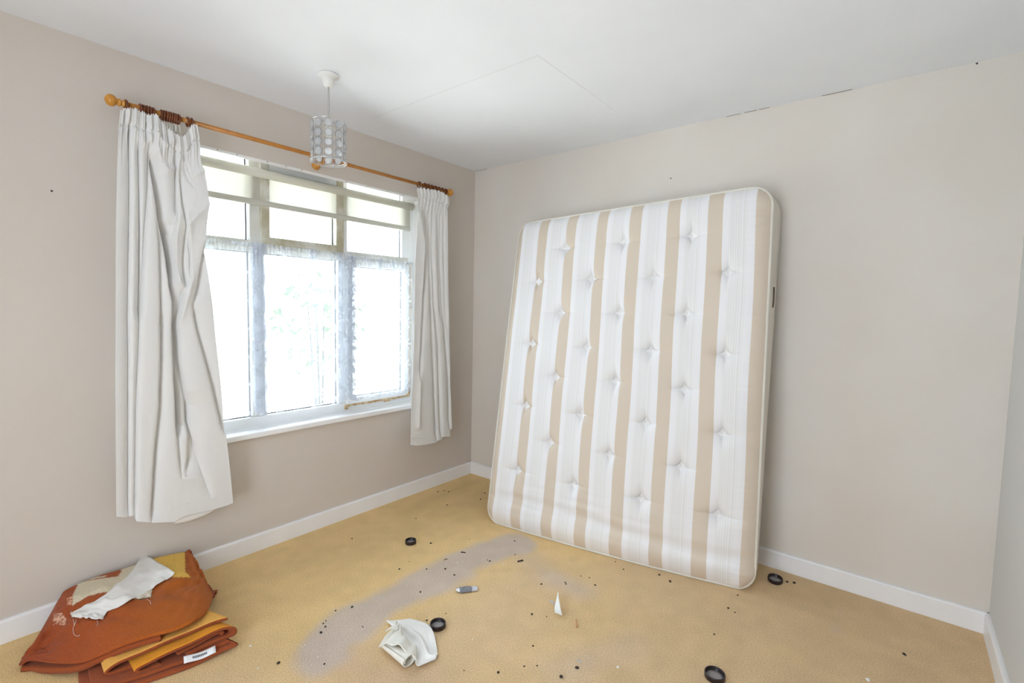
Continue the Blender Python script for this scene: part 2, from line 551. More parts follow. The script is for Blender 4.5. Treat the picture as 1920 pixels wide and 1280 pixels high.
def wmat():
    """white plastic with the brown-green mildew film seen round the middle fanlight"""
    m = bpy.data.materials.new('mildewed_window_plastic'); m.use_nodes = True
    nt = m.node_tree; b = nt.nodes['Principled BSDF']; N = nt.nodes.new; L = nt.links.new
    b.inputs['Roughness'].default_value = 0.4
    tc = N('ShaderNodeTexCoord'); n = N('ShaderNodeTexNoise'); n.inputs['Scale'].default_value = 9; n.inputs['Detail'].default_value = 6
    L(tc.outputs['Object'], n.inputs['Vector'])
    cr = N('ShaderNodeValToRGB')
    cr.color_ramp.elements[0].position = 0.36; cr.color_ramp.elements[0].color = (0.40, 0.36, 0.24, 1)
    cr.color_ramp.elements[1].position = 0.62; cr.color_ramp.elements[1].color = (0.66, 0.65, 0.58, 1)
    L(n.outputs[0], cr.inputs[0]); L(cr.outputs[0], b.inputs['Base Color'])
    return m


MILDEW = wmat()
MILD_SHADE = mat('shaded_mildew_plastic', (0.70, 0.70, 0.68), 0.4, noise=(7, (0.52, 0.50, 0.42), 0.8))  # light mildew mottling, with the grey of the backlit bars painted in
bm = bmesh.new()
box(bm, FX0, FX1, y0, y1, z0, z0+0.058, 0.004)                    # bottom rail
box(bm, FX0, FX1, y0, y1, z1-0.045, z1, 0.004)                    # head
box(bm, FX0, FX1, y0, y0+0.06, z0+0.05, z1-0.04, 0.004)           # left jamb
box(bm, FX0, FX1, y1-0.05, y1, z0+0.05, z1-0.04, 0.004)           # right jamb
f_outer = from_bm('window_frame', bm, UPVC)
mull1 = box_obj('mullion', FX0, FX1-0.001, *MUL1, z0+0.057, z1-0.044, MILD_SHADE, bev=0.005)
mull2 = box_obj('mullion', FX0, FX1-0.001, *MUL2, z0+0.057, z1-0.044, UPVC, bev=0.005)
tr = []
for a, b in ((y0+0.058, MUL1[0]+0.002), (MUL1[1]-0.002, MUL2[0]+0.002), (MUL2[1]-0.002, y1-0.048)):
    tr.append(box_obj('transom', FX0, FX1-0.002, a, b, 1.617, 1.678, MILD_SHADE, bev=0.004))
keep(win, f_outer, mull1, mull2, *tr)


def sash(name, ya, yb, za, zb, wd, m, x0=-0.15, x1=-0.075):
    bm_ = bmesh.new()
    box(bm_, x0, x1, ya, yb, za, za+wd, 0.005); box(bm_, x0, x1, ya, yb, zb-wd, zb, 0.005)
    box(bm_, x0, x1, ya, ya+wd, za+wd-0.006, zb-wd+0.006, 0.005); box(bm_, x0, x1, yb-wd, yb, za+wd-0.006, zb-wd+0.006, 0.005)
    return from_bm(name, bm_, m)


def pane(ya, yb, za, zb, x=-0.128):
    p = box_obj('pane', x-0.003, x+0.003, ya, yb, za, zb, GLASS)
    # black rubber gasket showing on the far side and along the bottom of the pane
    bm_ = bmesh.new()
    box(bm_, x+0.003, x+0.008, yb-0.006, yb, za, zb); box(bm_, x+0.003, x+0.008, ya, yb, zb-0.006, zb)
    box(bm_, x+0.003, x+0.008, ya, yb, za, za+0.005)
    g = from_bm('gasket', bm_, DARK)
    keep(p, g)
    return p


fan = sash('fanlight_sash', -1.603, -1.100, 1.655, 2.145, 0.05, MILDEW)
fan_top = box_obj('sash_top_rail', -0.148, -0.077, -1.56, -1.143, 2.035, 2.10, UPVC, bev=0.004)
cas = sash('casement_sash', -1.078, -0.580, 0.700, 1.632, 0.042, UPVC, x1=-0.078)
keep(win, fan, fan_top, cas)
keep(win, *[pane(*q) for q in (
    (y0+0.06, MUL1[0]-0.004, 1.678, z1-0.045), (-1.555, -1.148, 1.703, 2.04),
    (MUL2[1], y1-0.052-0.05, 1.678, z1-0.045),
    (y0+0.06, MUL1[0], z0+0.058, 1.617), (MUL1[1], MUL2[0], z0+0.058, 1.617), (-1.038, -0.622, 0.742, 1.590))])
# inner stop beside the right-hand fixed light
stp = box_obj('glazing_bead', -0.124, -0.092, y1-0.105, y1-0.048, 1.678, z1-0.045, UPVC, bev=0.003)
# rust-stained draught seal round the casement
rs = np.random.RandomState(5)
bm = bmesh.new()
for k in range(60):
    za = 0.700+k*0.0155
    wv = 0.004+0.003*rs.rand()
    box(bm, -0.0905, -0.0765+0.001*rs.rand(), -0.580, -0.580+wv+0.004, za, za+0.0165)
for k in range(34):
    ya = -1.085+k*0.015
    box(bm, -0.0895, -0.0765+0.001*rs.rand(), ya, ya+0.016, 0.694-0.006*rs.rand(), 0.702)
for (ya, yb, za, zb) in ((-1.092, -1.072, 0.672, 0.700), (-0.79, -0.74, 0.680, 0.700), (-0.60, -0.572, 0.690, 0.715)):
    box(bm, -0.0915, -0.0765, ya, yb, za, zb, 0.003)
seal = from_bm('rusty_seal', bm, RUST)
# sill board
bm = bmesh.new(); box(bm, -0.165, 0.034, y0+0.001, y1-0.001, 0.627, 0.657, 0.006)
sill = from_bm('window_sill', bm, WHITE)
catch = box_obj('window_catch', -0.0755, -0.062, -1.40, -1.28, 1.668, 1.680, MILDEW, bev=0.003)
hk = lathe_obj('net_wire_hook', [(0.004, 0), (0.004, 0.02), (0.006, 0.022), (0.001, 0.026)], (-0.09, -0.566, 1.640), CHROME, axis=0, seg=10)
knobp = lathe_obj('jamb_cap', [(0.009, 0), (0.009, 0.004), (0.002, 0.006)], (-0.09, -0.556, 1.33), UPVC, axis=0, seg=16)
keep(win, stp, seal, sill, catch, hk, knobp)
# white reveal lining boards + nailed white edging over the opening
REV = mat('white_reveal_paint', (0.80, 0.80, 0.79), 0.5)
bm = bmesh.new()
box(bm, -0.165, 0.0005, y1-0.006, y1, 0.657, 2.083)
box(bm, -0.165, 0.0005, y0, y0+0.006, 0.657, 2.083)
box(bm, -0.165, -SK, y0, y1, z1-0.004, z1)
rev = from_bm('reveal_lining', bm, REV)
edg = box_obj('edge_trim', -SK-0.004, 0.003, y0, y1, 2.078, 2.090, REV)
keep(win, rev, edg)
for yy in (-1.84, -1.75, -1.60, -1.50, -1.41, -1.13, -0.98, -0.83, -0.70):
    nl = lathe_obj('nail', [(0.0025, 0), (0.0025, 0.002), (0.0008, 0.003)], (0.003, yy, 2.085), DARK, axis=0, seg=8)
    keep(win, nl)

# unseen framed opening, added in the rear wall to let in fill daylight
rear_fill = struct(empty('fill_opening', ((FILL_X0+FILL_X1)/2, REAR-0.08, 0)))
bm = bmesh.new()
box(bm, FILL_X0, FILL_X1, REAR-0.11, REAR-0.05, 0, 0.06); box(bm, FILL_X0, FILL_X1, REAR-0.11, REAR-0.05, FILL_Z-0.05, FILL_Z)
for xx in (FILL_X0, (FILL_X0+FILL_X1)/2-0.03, FILL_X1-0.06):
    box(bm, xx, xx+0.06, REAR-0.11, REAR-0.05, 0.05, FILL_Z-0.04)
keep(rear_fill, from_bm('window_frame', bm, UPVC))

# ------------------------------------------------------------------ outside: lawn and a shrub
struct(box_obj('ground', -14, -0.262, -12, 9, -0.5, -0.35, mat('pale_paving', (0.74, 0.74, 0.70), 0.9)))


def shrub(name, c, rx, rz, n, seed, m, label):
    rs_ = np.random.RandomState(seed); root = empty(name, (c[0], c[1], -0.35))
    V = []; Fc = []
    for k in range(n):
        a, b = rs_.rand()*2*PI, math.acos(2*rs_.rand()-1)
        r = 0.55+0.45*rs_.rand()
        p = np.array([c[0]+rx*r*math.sin(b)*math.cos(a), c[1]+rx*r*math.sin(b)*math.sin(a), c[2]+rz*r*math.cos(b)])
        d1 = rs_.randn(3); d1 /= np.linalg.norm(d1); d2 = np.cross(d1, rs_.randn(3)); d2 /= np.linalg.norm(d2)
        s = 0.05+0.04*rs_.rand(); i0 = len(V)
        V += [(p-d1*s), (p+d2*s*0.45), (p+d1*s), (p-d2*s*0.45)]; Fc.append((i0, i0+1, i0+2, i0+3))
    me = bpy.data.meshes.new('foliage'); me.from_pydata([tuple(v) for v in V], [], Fc)
    f = link('foliage', me, m); keep(root, f)
    st = [tube('stem', [(c[0]+dx*0.1, c[1]+dy*0.1, -0.35), (c[0]+dx*0.3, c[1]+dy*0.3, c[2]+rz*0.4)], [0.02, 0.010], mat('grey_bark', (0.05, 0.05, 0.045), 0.9)) for dx, dy in ((0, 0.2), (0.5, -0.5), (-0.5, -0.4))]
    keep(root, *st)
    return tag(root, label, 'shrub')


LEAF = mat('pale_green_leaves', (0.05, 0.085, 0.035), 0.7)

# ------------------------------------------------------------------ curtain pole and rings
PX, PZ = 0.085, 2.158
YL, YR = at(216, 188, 0, PX)[1]+0.02, at(838, 360, 0, PX)[1]
pole = empty('curtain_pole', (PX, (YL+YR)/2, PZ))
bar = lathe_obj('pole', [(0.0105, YL+0.01), (0.0105, YR-0.01)], (PX, 0, PZ), WOOD, axis=1, seg=24)
fin = [(0.0115, 0.0), (0.0150, 0.003), (0.0150, 0.007), (0.0105, 0.010), (0.0105, 0.014), (0.0160, 0.017), (0.0165, 0.020), (0.0115, 0.024), (0.0125, 0.028),
       (0.0180, 0.034), (0.0225, 0.043), (0.0240, 0.053), (0.0228, 0.063), (0.0185, 0.072), (0.0115, 0.079), (0.003, 0.083)]
fl_ = lathe_obj('finial', [(r, YL+0.012-min(h, 0.028)-max(0, h-0.028)*0.72) for r, h in fin], (PX, 0, PZ), WOODF, axis=1)
fr_ = lathe_obj('finial', [(r*1.05, YR-0.012+h*0.8) for r, h in fin], (PX, 0, PZ), WOODF, axis=1)
yb = at(600, 300, 0, PX)[1]+0.02
bm = bmesh.new()
lathe(bm, [(0.022, 0.0), (0.024, 0.004), (0.024, 0.010), (0.012, 0.016), (0.010, 0.030), (0.011, PX-0.004)], (0, yb, PZ-0.028), 0, 20)
for k in range(9):      # cradle under the pole
    a = PI*1.02+k*PI*0.96/8
    lathe(bm, [(0.0065, -0.009), (0.0065, 0.009)], (PX+0.0172*math.cos(a), yb, PZ+0.0172*math.sin(a)), 1, 8)
brk = from_bm('pole_bracket', bm, WOODF, None, True)
keep(pole, bar, fl_, fr_, brk)
for yy in (YL+0.045, YR-0.03):
    e = lathe_obj('pole_bracket', [(0.022, 0.0), (0.024, 0.004), (0.024, 0.010), (0.011, 0.016), (0.010, PX-0.010)], (0, yy, PZ), WOODF, axis=0, seg=20)
    keep(pole, e)
tag(pole, 'long honey-coloured wooden curtain pole with round end finials above the window', 'curtain pole')


def make_ring():
    r = empty('curtain_ring', (PX, -1, PZ))
    a = np.linspace(0, 2*PI, 33)[:-1]
    R = 0.0185
    pts = np.stack([PX+R*np.cos(a), np.full(32, -1.0), PZ-0.0040+R*np.sin(a)], -1)
    t = tube('ring_band', pts, 0.0046, RING, None, 8, True)
    eye = tube('screw_eye', [(PX, -1, PZ-0.0040-R-0.002), (PX+0.003, -1, PZ-0.0040-R-0.006), (PX, -1, PZ-0.0040-R-0.010)], 0.0011, CHROME, None, 6)
    keep(r, t, eye)
    return r


def make_glider(y, k):
    j = rs.rand()*0.006-0.003
    z = PZ-0.0265
    g = tube('curtain_hook', [(PX, y, z), (PX+0.004+j, y+j, z-0.012), (PX+0.006+j, y+j, z-0.026), (PX+0.001+j, y+j*2, z-0.033), (PX-0.002, y+j*2, z-0.024)], 0.0018, PLAS, None, 6)
    return tag(g, ORD[k]+' white plastic hook dangling empty below the bunch of eight rings', 'curtain hook', 'white hooks left hanging under the eight bunched rings')


ORD = ['leftmost', 'second', 'third', 'fourth', 'fifth', 'sixth', 'seventh', 'rightmost']
ring0 = make_ring(); first = True


def put_ring(y, label, group):
    global first
    r = ring0 if first else copy_tree(ring0); first = False
    r.location = (PX, y, PZ)
    r.rotation_euler = (rs.uniform(-0.03, 0.03), 0, rs.uniform(-0.10, 0.10))
    tag(r, label, 'curtain ring', group)


def ypx(u, v):
    return at(u, v, 0, PX)[1]


put_ring(ypx(235.5, 190), 'brown wooden curtain ring alone beside the left finial', None)
for k in range(5):
    put_ring(ypx(262, 198)+k*(ypx(287, 205)-ypx(262, 198))/4, ORD[k]+' brown wooden curtain ring in the bunch of five near the left finial', 'five bunched rings near the left finial')
ya8, yb8 = ypx(302, 210), ypx(334, 219)
for k in range(8):
    yy = ya8+k*(yb8-ya8)/7
    put_ring(yy, ORD[k]+' brown wooden curtain ring in the bunch of eight above the sagging curtain', 'eight bunched rings above the sagging curtain')
    make_glider(yy+0.002, k)
put_ring(ypx(351.5, 228), 'left brown ring of the pair holding the inner edge of the long curtain', None)
put_ring(ypx(359, 229), 'right brown ring of the pair holding the inner edge of the long curtain', None)
put_ring(ypx(786, 347), 'brown wooden curtain ring at the inner edge of the short right curtain', None)
for k in range(6):
    put_ring(ypx(796+k*6.6, 349+k*1.6), ORD[k]+' brown wooden curtain ring in the bunch above the short right curtain', 'bunched rings above the right curtain')
put_ring(ypx(835, 359), 'brown wooden curtain ring against the right finial', None)

# ------------------------------------------------------------------ curtains
CXP = 0.128


def curtain(name, left, right, top, bottom, creases, nu, nv, label, waves, header=0.05, seed=1, droops=()):
    """cloth hung in folds: outline and fold lines measured on the plane x = CXP, folds displaced towards the room"""
    rs_ = np.random.RandomState(seed)
    P = np.zeros((nv, nu, 3)); UVp = np.zeros((nv, nu, 2))
    tv = np.linspace(0, 1, nv); su = np.linspace(0, 1, nu)
    lv = np.array(left, float); rv = np.array(right, float); tp = np.array(top, float); bt = np.array(bottom, float)
    for i, t in enumerate(tv):
        vl = tp[0, 1]*(1-t)+bt[0, 1]*t; vr = tp[-1, 1]*(1-t)+bt[-1, 1]*t
        ul = np.interp(vl, lv[:, 1], lv[:, 0]); ur = np.interp(vr, rv[:, 1], rv[:, 0])
        u = ul+(ur-ul)*su
        vt = np.interp(tp[0, 0]+(tp[-1, 0]-tp[0, 0])*su, tp[:, 0], tp[:, 1])
        vb = np.interp(bt[0, 0]+(bt[-1, 0]-bt[0, 0])*su, bt[:, 0], bt[:, 1])
        v = vt*(1-t)+vb*t
        UVp[i, :, 0] = u; UVp[i, :, 1] = v
    U, V = UVp[..., 0], UVp[..., 1]
    dep = np.zeros((nv, nu))
    for amp, wl, wr, pts in creases:
        pts = np.array(pts, float)
        o_ = np.argsort(pts[:, 1]); pts = pts[o_]
        cu = np.interp(V, pts[:, 1], pts[:, 0])
        end = np.clip((V-pts[0, 1]+6)/26, 0, 1)*np.clip((pts[-1, 1]+6-V)/26, 0, 1)
        d = U-cu
        sh = np.where(d < 0, np.exp(d/wl), np.exp(-d/wr))
        dep -= 1.35*amp*sh*end
    for amp, wd, pts in droops:     # arcs of slack cloth
        pts = np.array(pts, float)
        dd = np.full(U.shape, 1e9)
        for a, b in zip(pts, pts[1:]):
            d_, _t = seg_dist(U, V, a, b); dd = np.minimum(dd, d_)
        dep += amp*np.exp(-(dd/wd)**1.3)
    # heading: gathered pleats above the tape line
    vt = V[0][None]; hd = np.clip(1-(V-vt)/(header), 0, 1)
    s2 = su[None]*np.ones((nv, 1))
    ph = np.cumsum(0.6+0.8*rs_.rand(nu)); ph = ph/ph[-1]
    ruff = np.sin(2*PI*waves*ph)[None]+0.5*np.sin(2*PI*waves*2.3*ph+1)[None]
    tape = np.exp(-((V-vt-header*0.62)/3.2)**2)
    dep += ruff*0.0055*np.clip(hd*2.2, 0, 1)*(1-0.75*tape)-0.008*tape
    dep += 0.003*vnoise((nv, nu), (16, 6), seed)+0.0008*vnoise((nv, nu), (70, 30), seed+1)
    dep += ruff*0.004*np.exp(-np.maximum(V-vt-header, 0)/22)*(1-hd)
    dep = np.maximum(dep, -0.085)
    for i in range(nv):
        for j in range(nu):
            p = at(U[i, j], V[i, j], 0, CXP)
            P[i, j] = (CXP+dep[i, j]+0.004, p[1], p[2])
    # frilled top edge
    P[0, :, 2] += 0.004*np.sin(2*PI*waves*3*ph); P[1, :, 2] += 0.002*np.sin(2*PI*waves*3*ph)
    c = grid_obj(name, P, CURT, flip=False)
    solidify(c, 0.0018, 0)
    hem = P[-1].copy()
    pts = P[int(nv*0.968)]+np.array([0.0012, 0, 0])
    h = tube('hem_stitching', pts[::3], 0.0007, CURT, None, 4)
    keep(c, h)
    tag(c, label, 'curtain')
    return c, P


LC_left = [(226, 200), (224, 218), (221, 260), (217, 420), (216, 700), (218, 975)]
LC_right = [(368, 225), (374, 262), (376, 300), (386, 340), (391.5, 378), (387, 430), (386, 470), (391, 510), (397, 560), (405, 640), (417, 740), (424, 820), (431, 880), (437, 945)]
LC_top = [(226, 209), (234, 203), (255, 204), (268, 211), (281, 216), (291, 214), (299, 222), (303, 231), (312, 239), (322, 247), (335, 256), (346, 254), (352, 244), (357, 235), (368, 233)]
LC_bot = [(218, 968), (238, 970), (252, 967), (256, 977), (284, 979), (286, 980), (328, 978), (338, 971), (348, 966), (372, 961), (397, 956), (420, 949), (437, 943)]
LC_cr = [
    (0.022, 9, 3.0, [(243.7, 225), (243.7, 257), (245, 363), (243.7, 460), (241.6, 603), (243, 660), (242.5, 846), (242.5, 975)]),
    (0.020, 7, 2.6, [(261, 262), (263.4, 363), (264.6, 440), (264, 540), (263, 623), (257, 766), (254.5, 975)]),
    (0.022, 8, 3.0, [(281, 262), (279, 353), (273, 440), (267, 562), (264, 600)]),
    (0.030, 3.0, 14, [(283, 285), (288, 330), (297, 383), (305, 425), (314, 470), (319, 520)]),
    (0.050, 1.6, 11, [(305.6, 418), (318, 491), (320, 534), (327, 566), (328, 623), (330, 687), (333, 766), (335, 819)]),
    (0.026, 2.5, 10, [(303.6, 590), (303.6, 660), (301, 766), (293, 846), (284, 980)]),
    (0.020, 2.5, 9, [(284, 290), (297.5, 383), (301.6, 521), (303.6, 612)]),
    (0.024, 9, 3.0, [(330, 285), (332, 330), (333, 403), (326, 440)]),
    (0.020, 3.0, 9, [(338, 300), (343, 373), (350, 424), (346, 480), (346, 511), (350, 545)]),
    (0.020, 7, 3.0, [(346, 300), (356, 340), (363, 348)]),
    (0.018, 3.0, 8, [(354, 440), (358, 480), (358, 525)]),
    (0.022, 8, 2.6, [(348, 530), (342, 560), (331, 617)]),
    (0.018, 3.0, 9, [(362, 340), (352, 310), (343, 285)]),
    (0.024, 3.0, 12, [(387, 455), (383, 481), (372, 540), (362.5, 574)]),
    (0.024, 3.0, 11, [(362.5, 570), (372, 620), (384, 664), (396, 708), (409, 760), (421, 812)]),
    (0.030, 10, 3.0, [(334, 600), (338, 674), (342, 694), (354, 758), (357, 811)]),
    (0.028, 2.8, 16, [(355, 740), (358, 811), (356, 860), (350, 890)]),
    (0.016, 12, 5.0, [(360, 815), (381, 886), (395, 930)]),
    (0.016, 3.0, 7, [(330, 690), (334, 760), (335, 819), (341, 893)]),
]
LC_dr = [(0.020, 8, [(296, 282), (303, 305), (316, 318), (328, 316)]), (0.016, 6, [(292, 246), (301, 262), (314, 272), (324, 262)]),
         (0.022, 6, [(334, 405), (331, 450), (332, 500), (338, 532), (346, 538)]), (0.016, 6, [(352, 400), (360, 470), (361, 520), (350, 560), (337, 615)]),
         (0.014, 6, [(352, 305), (362, 330), (380, 320)]), (0.012, 6, [(265, 262), (272, 272), (282, 262)]),
         (0.012, 10, [(391, 385), (372, 400), (355, 420)])]
lc, LCP = curtain('long_curtain', LC_left, LC_right, LC_top, LC_bot, LC_cr, 300, 420,
                  'long white curtain hanging half unhooked left of the window, bunched and sagging at its top', 11, 50, 3, LC_dr)
# turned-up white lining flap showing under the hem
fp = []
for k in range(14):
    a = k/13
    uu = 328+a*74; vt_ = 966-a*16; vb_ = 984-6*a-19*a*a
    row = [at(uu, vt_*(1-b)+vb_*b, 0, 0.115)+np.array([-0.008+0.010*math.sin(PI*b), 0, 0]) for b in np.linspace(0, 1, 5)]
    fp.append(row)
lf = solidify(grid_obj('curtain_lining', fp, LINING), 0.0015)
keep(lc, lf)
RC_left = [(778, 350), (782.7, 370), (781, 391), (781, 441), (778, 492), (777, 543), (776, 645), (770.6, 755), (769, 836)]
RC_right = [(841, 362), (842, 372), (842.6, 382), (839, 392), (839.6, 502), (841.6, 600), (843, 667), (846, 755), (847.6, 806)]
RC_top = [(778, 355), (783, 352), (797, 354), (812, 356), (826, 359), (841, 370)]
RC_bot = [(769, 834), (780, 835), (795, 834), (819, 829.6), (820.5, 827), (829, 824), (830, 819), (843, 818), (844, 806), (847.6, 803)]
RC_cr = [
    (0.026, 7, 2.2, [(795, 385), (803, 411), (805, 462), (800, 520), (796, 563), (792, 640), (787, 711)]),
    (0.020, 4, 2.0, [(806, 385), (808, 440), (809, 523), (812, 624), (815.5, 711), (820, 830)]),
    (0.020, 4, 2.0, [(813, 380), (814, 401), (813, 462), (816, 563), (823, 645), (829, 825)]),
    (0.016, 3, 1.8, [(821, 385), (823, 441), (825, 523), (828, 600)]),
    (0.018, 3.5, 1.8, [(828, 385), (827.4, 482), (832, 580), (842, 711), (844, 806)]),
    (0.014, 2.5, 1.6, [(834, 385), (833, 450), (835, 540), (838, 620)]),
]
rc, RCP = curtain('short_curtain', RC_left, RC_right, RC_top, RC_bot, RC_cr, 200, 330,
                  'narrow white curtain gathered right of the window, its frilled heading under the right finial', 9, 30, 8,
                  [(0.018, 5, [(784, 400), (790, 430), (795, 455), (791, 540), (787, 640), (783, 800)])])

# ------------------------------------------------------------------ roller blind
bl = empty('roller_blind', (-0.045, -1.33, 2.03))
BX = -0.045
yA, yB = -2.095, -0.572
tb = lathe_obj('blind_roller', [(0.0235, yA), (0.0235, yB)], (BX-0.012, 0, 2.034), mat('cream_roll', (0.60, 0.585, 0.50), 0.8), axis=1, seg=28)
rows = []
for z_ in np.linspace(2.03, 1.885, 8):
    rows.append([(BX-0.034, y_, z_) for y_ in np.linspace(yA, yB-0.006, 30)])
fb = grid_obj('blind_fabric', rows, BLIND)
bm = bmesh.new(); box(bm, BX-0.042, BX-0.026, yA, yB-0.004, 1.866, 1.896, 0.006)
bb = from_bm('bottom_bar', bm, mat('cream_bar', (0.52, 0.51, 0.45), 0.7))
ec = [lathe_obj('end_bracket', [(0.023, y_), (0.023, y_+0.006)], (BX-0.012, 0, 2.034), PLAS, axis=1, seg=20) for y_ in (yA-0.006, yB)]
keep(bl, tb, fb, bb, *ec)
tag(bl, 'cream roller blind rolled nearly all the way up across the top of the window', 'blind')


# ------------------------------------------------------------------ net curtains
def net(name, yl, yr, zt, zb, stacks, seed, label, x=-0.058):
    """stacks: (centre, half width, passes) where the net is folded over itself"""
    rs_ = np.random.RandomState(seed)
    path = [(yl, 0.0)]
    for c, hw, n in stacks:
        path.append((c-hw, 0.0))
        for k in range(n):
            path.append((c+hw if k % 2 == 0 else c-hw, 0.006*(k+1)))
    path.append((yr, 0.0))
    path = np.array(path); L_ = np.concatenate([[0], np.cumsum(np.abs(np.diff(path[:, 0]))+0.002)])
    n = int(L_[-1]/0.0045); s = np.linspace(0, L_[-1], n)
    yy = np.interp(s, L_, path[:, 0]); xx = np.interp(s, L_, path[:, 1])
    rows = []; uvs = []; m = 60
    ph = s+0.012*np.sin(s*31+seed)+0.006*np.sin(s*77)
    for i, t in enumerate(np.linspace(0, 1, m)):
        z_ = zt+0.02-(zt+0.02-zb)*t
        g = math.exp(-t*7)
        fold = 0.0055*np.sin(ph*2*PI/0.024)*g+0.005*np.sin(ph*2*PI/0.085+1)*(1-g)
        wid = 1+0.0*t
        dz = 0.010*np.sin(s*2*PI/0.11)*(t > 0.97)+0.003*np.sin(s*2*PI/0.013)*(t < 0.01)
        rows.append(np.stack([x+fold+xx, yy*wid+0.012*np.sin(t*4+yy*9)*t*0.4, z_+dz], -1))
        uvs.append(np.stack([s/0.085, np.full(n, z_/0.15)+0.37*np.floor(s/0.085)], -1))
    o = grid_obj(name, np.array(rows), LACE, uv=np.array(uvs))
    wire = tube('net_wire', [(x, yl-0.01, zt), (x, (yl+yr)/2, zt-0.004), (x, yr+0.008, zt)], 0.002, PLAS, None, 6)
    keep(o, wire)
    tag(o, label, 'net curtain')
    return o


net('net_curtain', y0+0.03, -1.100, 1.640, 0.735, [(-1.63, 0.034, 4), (-1.315, 0.022, 2), (-1.14, 0.018, 2)], 4,
    'wide flowered white net curtain across the left and middle lower panes')
net('net_curtain', -1.118, -0.590, 1.628, 0.738, [(-1.070, 0.026, 4), (-0.86, 0.014, 2), (-0.75, 0.008, 2)], 9,
    'narrow white net curtain over the rust-edged right casement', x=-0.045)

# ------------------------------------------------------------------ pendant lamp
LX, LY = 0.53, -1.560
pend = empty('pendant_lamp', (LX, LY, 2.40))
rose = lathe_obj('ceiling_rose', [(0.046, 2.40), (0.047, 2.392), (0.043, 2.386), (0.028, 2.382), (0.027, 2.366), (0.024, 2.352), (0.016, 2.346), (0.006, 2.344)], (LX, LY, 0), PLAS)
flex = tube('flex', [(LX, LY, 2.35), (LX+0.001, LY, 2.28), (LX, LY, 2.19)], 0.0044, mat('grey_flex', (0.45, 0.44, 0.42), 0.5), None, 8)
hold = lathe_obj('lamp_holder', [(0.006, 2.200), (0.012, 2.192), (0.014, 2.175), (0.019, 2.160), (0.019, 2.128), (0.015, 2.122)], (LX, LY, 0), mat('aged_holder', (0.72, 0.70, 0.62), 0.4))
keep(pend, rose, flex, hold)
shade = empty('lamp_shade', (LX, LY, 2.09)); keep(pend, shade)
SR, ST, SB = 0.0745, 2.186, 2.008
a = np.linspace(0, 2*PI, 73)[:-1]
rt = tube('top_ring', np.stack([LX+SR*np.cos(a), LY+SR*np.sin(a), np.full(72, ST)], -1), 0.0016, CHROME, None, 6, True)
sc_ = 0.0035*np.abs(np.sin(a*7))
rb = tube('scalloped_rim', np.stack([LX+(SR+0.003+sc_)*np.cos(a), LY+(SR+0.003+sc_)*np.sin(a), SB-sc_], -1), 0.0026, CRYSTAL, None, 6, True)
rb2 = tube('bottom_ring', np.stack([LX+SR*np.cos(a), LY+SR*np.sin(a), np.full(72, SB+0.003)], -1), 0.0016, CHROME, None, 6, True)
sp_ = [tube('spider_wire', [(LX+0.014*math.cos(q), LY+0.014*math.sin(q), 2.178), (LX+SR*math.cos(q), LY+SR*math.sin(q), ST)], 0.0014, CHROME, None, 6) for q in (0.3, 0.3+2*PI/3, 0.3+4*PI/3)]
shade_parts = [rt, rb, rb2]+sp_
NC = 10
for k in range(NC):
    q = 2*PI*(k+0.5)/NC+0.1
    shade_parts.append(tube('shade_wire', [(LX+SR*math.cos(q), LY+SR*math.sin(q), ST), (LX+SR*math.cos(q), LY+SR*math.sin(q), SB)], 0.0014, CHROME, None, 6))


def disc_mesh():
    me_ = bmesh.new()
    lathe(me_, [(0.0008, 0.0045), (0.006, 0.0030), (0.010, 0.0052), (0.0155, 0.0050), (0.0180, 0.0022), (0.0185, 0.0), (0.0180, -0.0015), (0.010, -0.0022), (0.0008, -0.002)], (0, 0, 0), 0, 20)
    m_ = bpy.data.meshes.new('glass_disc'); bmesh.ops.recalc_face_normals(me_, faces=me_.faces); me_.to_mesh(m_); me_.free(); smooth(m_)
    m_.materials.append(CRYSTAL)
    return m_


dm = disc_mesh()
for k in range(NC):
    q = 2*PI*k/NC+0.1
    for j in range(4):
        o = bpy.data.objects.new('glass_disc', dm); COL.objects.link(o)
        o.location = (LX+SR*0.985*math.cos(q), LY+SR*0.985*math.sin(q), ST-0.024-j*0.0425)
        o.rotation_euler = (rs.rand()*6, 0, 0)
        o.rotation_euler = Matrix.Rotation(q, 3, 'Z').to_euler()
        shade_parts.append(o)
bpy.context.view_layer.update()
for o in shade_parts:
    mw = o.matrix_world.copy(); o.parent = shade
    o.matrix_parent_inverse = Matrix.Translation(-Vector((LX, LY, 2.09))) if False else Matrix.Identity(4)
    o.matrix_parent_inverse = (Matrix.Translation((LX, LY, 2.09))).inverted()
tag(pend, 'small ceiling pendant with a cylindrical shade of clear glass discs', 'pendant lamp')

# ------------------------------------------------------------------ mattress
MW, MH, MD = 1.52, 1.95, 0.185
cBL, cBR = np.array([0.6976, -0.5860, 0.0]), np.array([2.1884, -0.3297, 0.0])
cTL, cTR = np.array([0.615, -0.200, 1.909]), np.array([2.149, -0.200, 1.957])


def mat_pt(Xm, Ym, D):
    """Xm, Ym in metres over the face, D in metres out of the face"""
    s = (np.asarray(Xm)/MW)[..., None]; t = (np.asarray(Ym)/MH)[..., None]; D = np.asarray(D)[..., None]
    P = cBL*(1-s)*(1-t)+cBR*s*(1-t)+cTL*(1-s)*t+cTR*s*t
    ds = (cBR-cBL)*(1-t)+(cTR-cTL)*t; dt = (cTL-cBL)*(1-s)+(cTR-cBR)*s
    n = np.cross(ds, dt); n /= np.linalg.norm(n, axis=-1)[..., None]
    # belly of the leaning mattress towards the room near its foot
    bow = 0.028*np.sin(PI*s)*np.exp(-t*2.2)
    return P+n*(D+bow)


COR = 0.10


